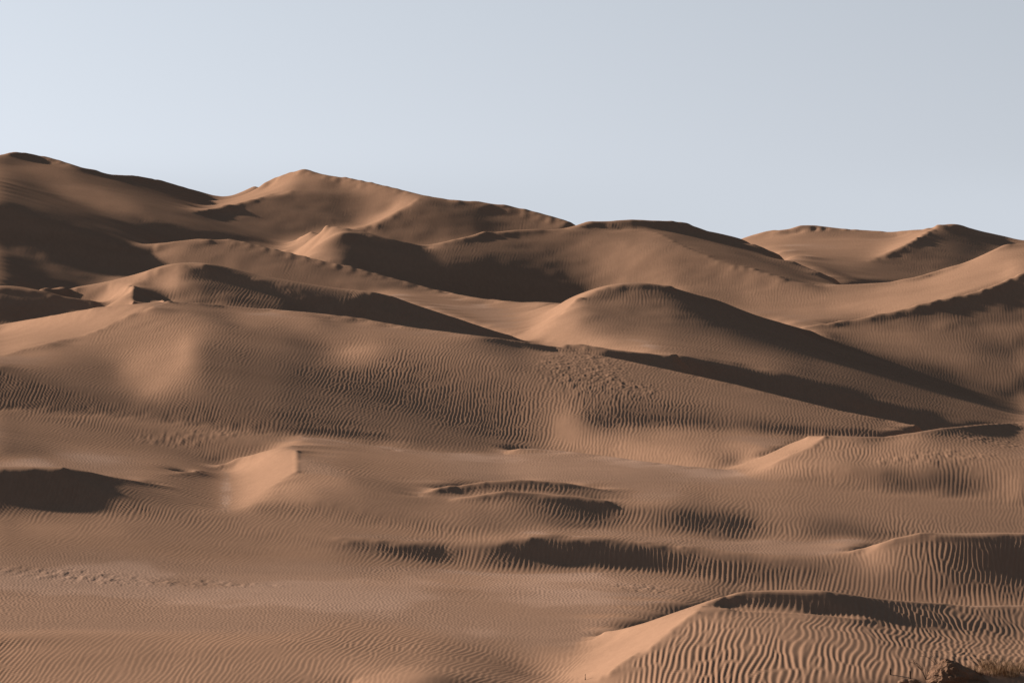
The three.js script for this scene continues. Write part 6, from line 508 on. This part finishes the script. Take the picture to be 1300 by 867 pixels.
// ------------------------------------------------------------------ brown rock half sunk in the sand, bottom right
{
  const [x0, D0] = [(1218 - 650) / F * 53.2, 53.2], rock = new THREE.Group();
  rock.name = 'rock'; rock.position.set(x0, surface(x0, D0) - 0.28, -D0);
  tag(rock, 'craggy brown rock half sunk in the sand at the foot of the near rippled dune', 'rock');
  const g = new THREE.IcosahedronGeometry(1, 40), p = g.attributes.position, v = new THREE.Vector3(), col = [];
  const ridge = (x) => x < -0.2 ? Math.max(0, 1 + (x + 0.2) * 1.22) : Math.max(0, 1 - (x + 0.2) * 0.72);   // steep on the left, long tail on the right
  for (let k = 0; k < p.count; k++) {
    v.fromBufferAttribute(p, k).normalize();
    const n = fbm(v.x * 2.2 + v.z, v.y * 2.2 - v.z * 0.6, 131, 5), crag = Math.abs(fbm(v.x * 5 + 7, v.y * 5 + v.z * 4, 141, 4)), layers = Math.round((v.y * 4 + n) * 2.2) / 2.2 - (v.y * 4 + n);
    const r = 1 + 0.16 * n - 0.22 * crag + 0.03 * layers;
    const X = v.x * r * 1.08, Z = v.z * r * 0.62, Y = Math.max(-0.4, v.y * r);
    p.setXYZ(k, X * 1.0, Y > 0 ? Y * 0.56 * ridge(X) * 1.06 : Y * 0.5, Z);
    const t = 0.85 + 0.55 * n + 0.5 * crag; col.push(0.150 * t, 0.078 * t, 0.045 * t);
  }
  g.setAttribute('color', new THREE.Float32BufferAttribute(col, 3)); g.computeVertexNormals();
  const stone = new THREE.MeshPhysicalMaterial({ name: 'brown_stone', vertexColors: true, roughness: 0.95, specularIntensity: 0.2, flatShading: false });
  add('boulder', g, stone, rock);
  const r = rng(7);
  for (let k = 0; k < 5; k++) {                                           // loose chips against its lit side
    const s = new THREE.IcosahedronGeometry(0.05 + 0.05 * r(), 3), q = s.attributes.position;
    for (let i = 0; i < q.count; i++) { const f = 1 + 0.35 * fbm(q.getX(i) * 14 + k, q.getY(i) * 14 + q.getZ(i) * 9, 151, 3); q.setXYZ(i, q.getX(i) * f * 1.3, q.getY(i) * f * 0.7, q.getZ(i) * f); }
    s.setAttribute('color', new THREE.Float32BufferAttribute(new Array(q.count).fill([0.16, 0.085, 0.05]).flat(), 3)); s.computeVertexNormals();
    const c = add('stone_chip', s, stone, rock), cx = -1.1 + 0.5 * r(), cz = 0.2 + 0.5 * r();
    c.position.set(cx, surface(x0 + cx, D0 - cz) - rock.position.y + 0.01, cz);
  }
  scene.add(rock);
}
// ------------------------------------------------------------------ dry plants
const straw = new THREE.MeshPhysicalMaterial({ name: 'dry_straw', roughness: 0.9, specularIntensity: 0.2, side: THREE.DoubleSide, color: new THREE.Color().setRGB(0.20, 0.115, 0.06) });
const bark = new THREE.MeshPhysicalMaterial({ name: 'dead_stem', roughness: 0.95, specularIntensity: 0.2, color: new THREE.Color().setRGB(0.075, 0.05, 0.035) });
function stem(points, r0, r1, seg = 8, sides = 5) {
  const curve = new THREE.CatmullRomCurve3(points.map((p) => new THREE.Vector3(...p))), g = new THREE.TubeGeometry(curve, seg, r0, sides), p = g.attributes.position, c = new THREE.Vector3();
  for (let i = 0; i <= seg; i++) { curve.getPointAt(i / seg, c); const f = 1 + (r1 / r0 - 1) * i / seg; for (let k = 0; k <= sides; k++) { const n = i * (sides + 1) + k; p.setXYZ(n, c.x + (p.getX(n) - c.x) * f, c.y + (p.getY(n) - c.y) * f, c.z + (p.getZ(n) - c.z) * f); } }
  return g;
}
function merge(list) {                                                    // joins tubes of one part
  const P = [], N = [], I = [];
  for (const g of list) { const o = P.length / 3, idx = g.index ? [...g.index.array] : [...Array(g.attributes.position.count).keys()]; P.push(...g.attributes.position.array); N.push(...g.attributes.normal.array); for (const k of idx) I.push(k + o); }
  const g = new THREE.BufferGeometry(); g.setAttribute('position', new THREE.Float32BufferAttribute(P, 3)); g.setAttribute('normal', new THREE.Float32BufferAttribute(N, 3)); g.setIndex(I); return g;
}
function plant(name, x, D, label, category, group) { const o = new THREE.Group(); o.name = numbered(name); o.position.set(x, surface(x, D) - 0.01, -D); tag(o, label, category, group); scene.add(o); return o; }
// tufts of dry grass behind the rock
[[1240, 856, 0.22, 1], [1254, 852, 0.28, 2], [1270, 856, 0.32, 3], [1291, 854, 0.30, 4], [1262, 862, 0.25, 5], [1284, 864, 0.3, 6]].forEach(([u, v, h, seed]) => {
  const [x, D] = spot(u, v), r = rng(100 + seed), o = plant('grass_tuft', x, D, 'tuft of dry brown grass growing beside the craggy rock', 'grass', 'dry grass tufts behind the rock'), blades = [];
  for (let k = 0; k < 170; k++) {
    const a = r() * 6.283, d = 0.16 * Math.sqrt(r()), l = h * (0.5 + 0.6 * r()), lean = 0.15 + 0.55 * r(), bx = Math.cos(a) * d, bz = Math.sin(a) * d, w = 0.006;
    const b = new THREE.PlaneGeometry(w, l, 1, 4), p = b.attributes.position, t0 = r() * 6.283;
    for (let i = 0; i < p.count; i++) { const t = p.getY(i) / l + 0.5, wx = p.getX(i) * (1 - 0.8 * t); p.setXYZ(i, bx + Math.cos(a) * lean * l * t * t + wx * Math.cos(t0), l * t * (1 - 0.25 * lean * t), bz + Math.sin(a) * lean * l * t * t + wx * Math.sin(t0)); }
    b.computeVertexNormals(); blades.push(b);
  }
  const m = add('blades', merge(blades), straw, o); m.userData.kind = 'stuff';
});
// wiry dead stems arching at the rock's lit side
[[1176, 864, 0.4, 11, 'bare arching twigs of a dead bush on the lit side of the craggy rock'], [1192, 853, 0.3, 12, 'thin wiry dead bush leaning over the top of the craggy rock']].forEach(([u, v, h, seed, label]) => {
  const [x, D] = spot(u, v), r = rng(seed), o = plant('dead_bush', x, D, label, 'bush');
  for (let k = 0; k < 7; k++) {
    const a = r() * 6.283, l = h * (0.6 + 0.5 * r()), s = 0.3 + 0.5 * r();
    const q = [[0, 0, 0], [Math.cos(a) * l * s * 0.4, l * 0.5, Math.sin(a) * l * s * 0.4], [Math.cos(a) * l * s, l * (0.8 + 0.1 * r()), Math.sin(a) * l * s], [Math.cos(a) * l * s * 1.5, l * (0.7 + 0.3 * r()), Math.sin(a) * l * s * 1.5]];
    const twig = add('stem', stem(q, 0.0055, 0.002), bark, o);
    for (let b = 0; b < 3; b++) { const e = q[1 + (b % 2)], a2 = a + (r() - 0.5) * 3, m = 0.35 * l; add('side_twig', stem([e, [e[0] + Math.cos(a2) * m * 0.5, e[1] + m * 0.5, e[2] + Math.sin(a2) * m * 0.5], [e[0] + Math.cos(a2) * m, e[1] + m * 0.7, e[2] + Math.sin(a2) * m]], 0.003, 0.0012, 6, 4), bark, twig); }
  }
});
// short dark stumps of stems in the sand
[[1131, 864, 0.15, 21, 'short dark stump of a dead plant among the ripples, farther from the rock'], [1156, 866, 0.2, 22, 'thick dark stump of a dead plant close to the craggy rock'], [743, 866, 0.12, 23, 'lone dark twig stuck in the bright smooth flank of the near dune']].forEach(([u, v, h, seed, label]) => {
  const [x, D] = spot(u, v), r = rng(seed), o = plant('plant_stump', x, D, label, 'twig');
  for (let k = 0; k < (seed === 23 ? 2 : 5); k++) { const a = r() * 6.283, s = 0.25 * r(), l = h * (0.6 + 0.5 * r()); add('stem', stem([[0.03 * (r() - 0.5), -0.02, 0.02 * (r() - 0.5)], [Math.cos(a) * l * s * 0.5, l * 0.55, Math.sin(a) * l * s * 0.5], [Math.cos(a) * l * s, l, Math.sin(a) * l * s]], seed === 23 ? 0.006 : 0.014, 0.005), bark, o); }
});
renderer.render(scene, camera);
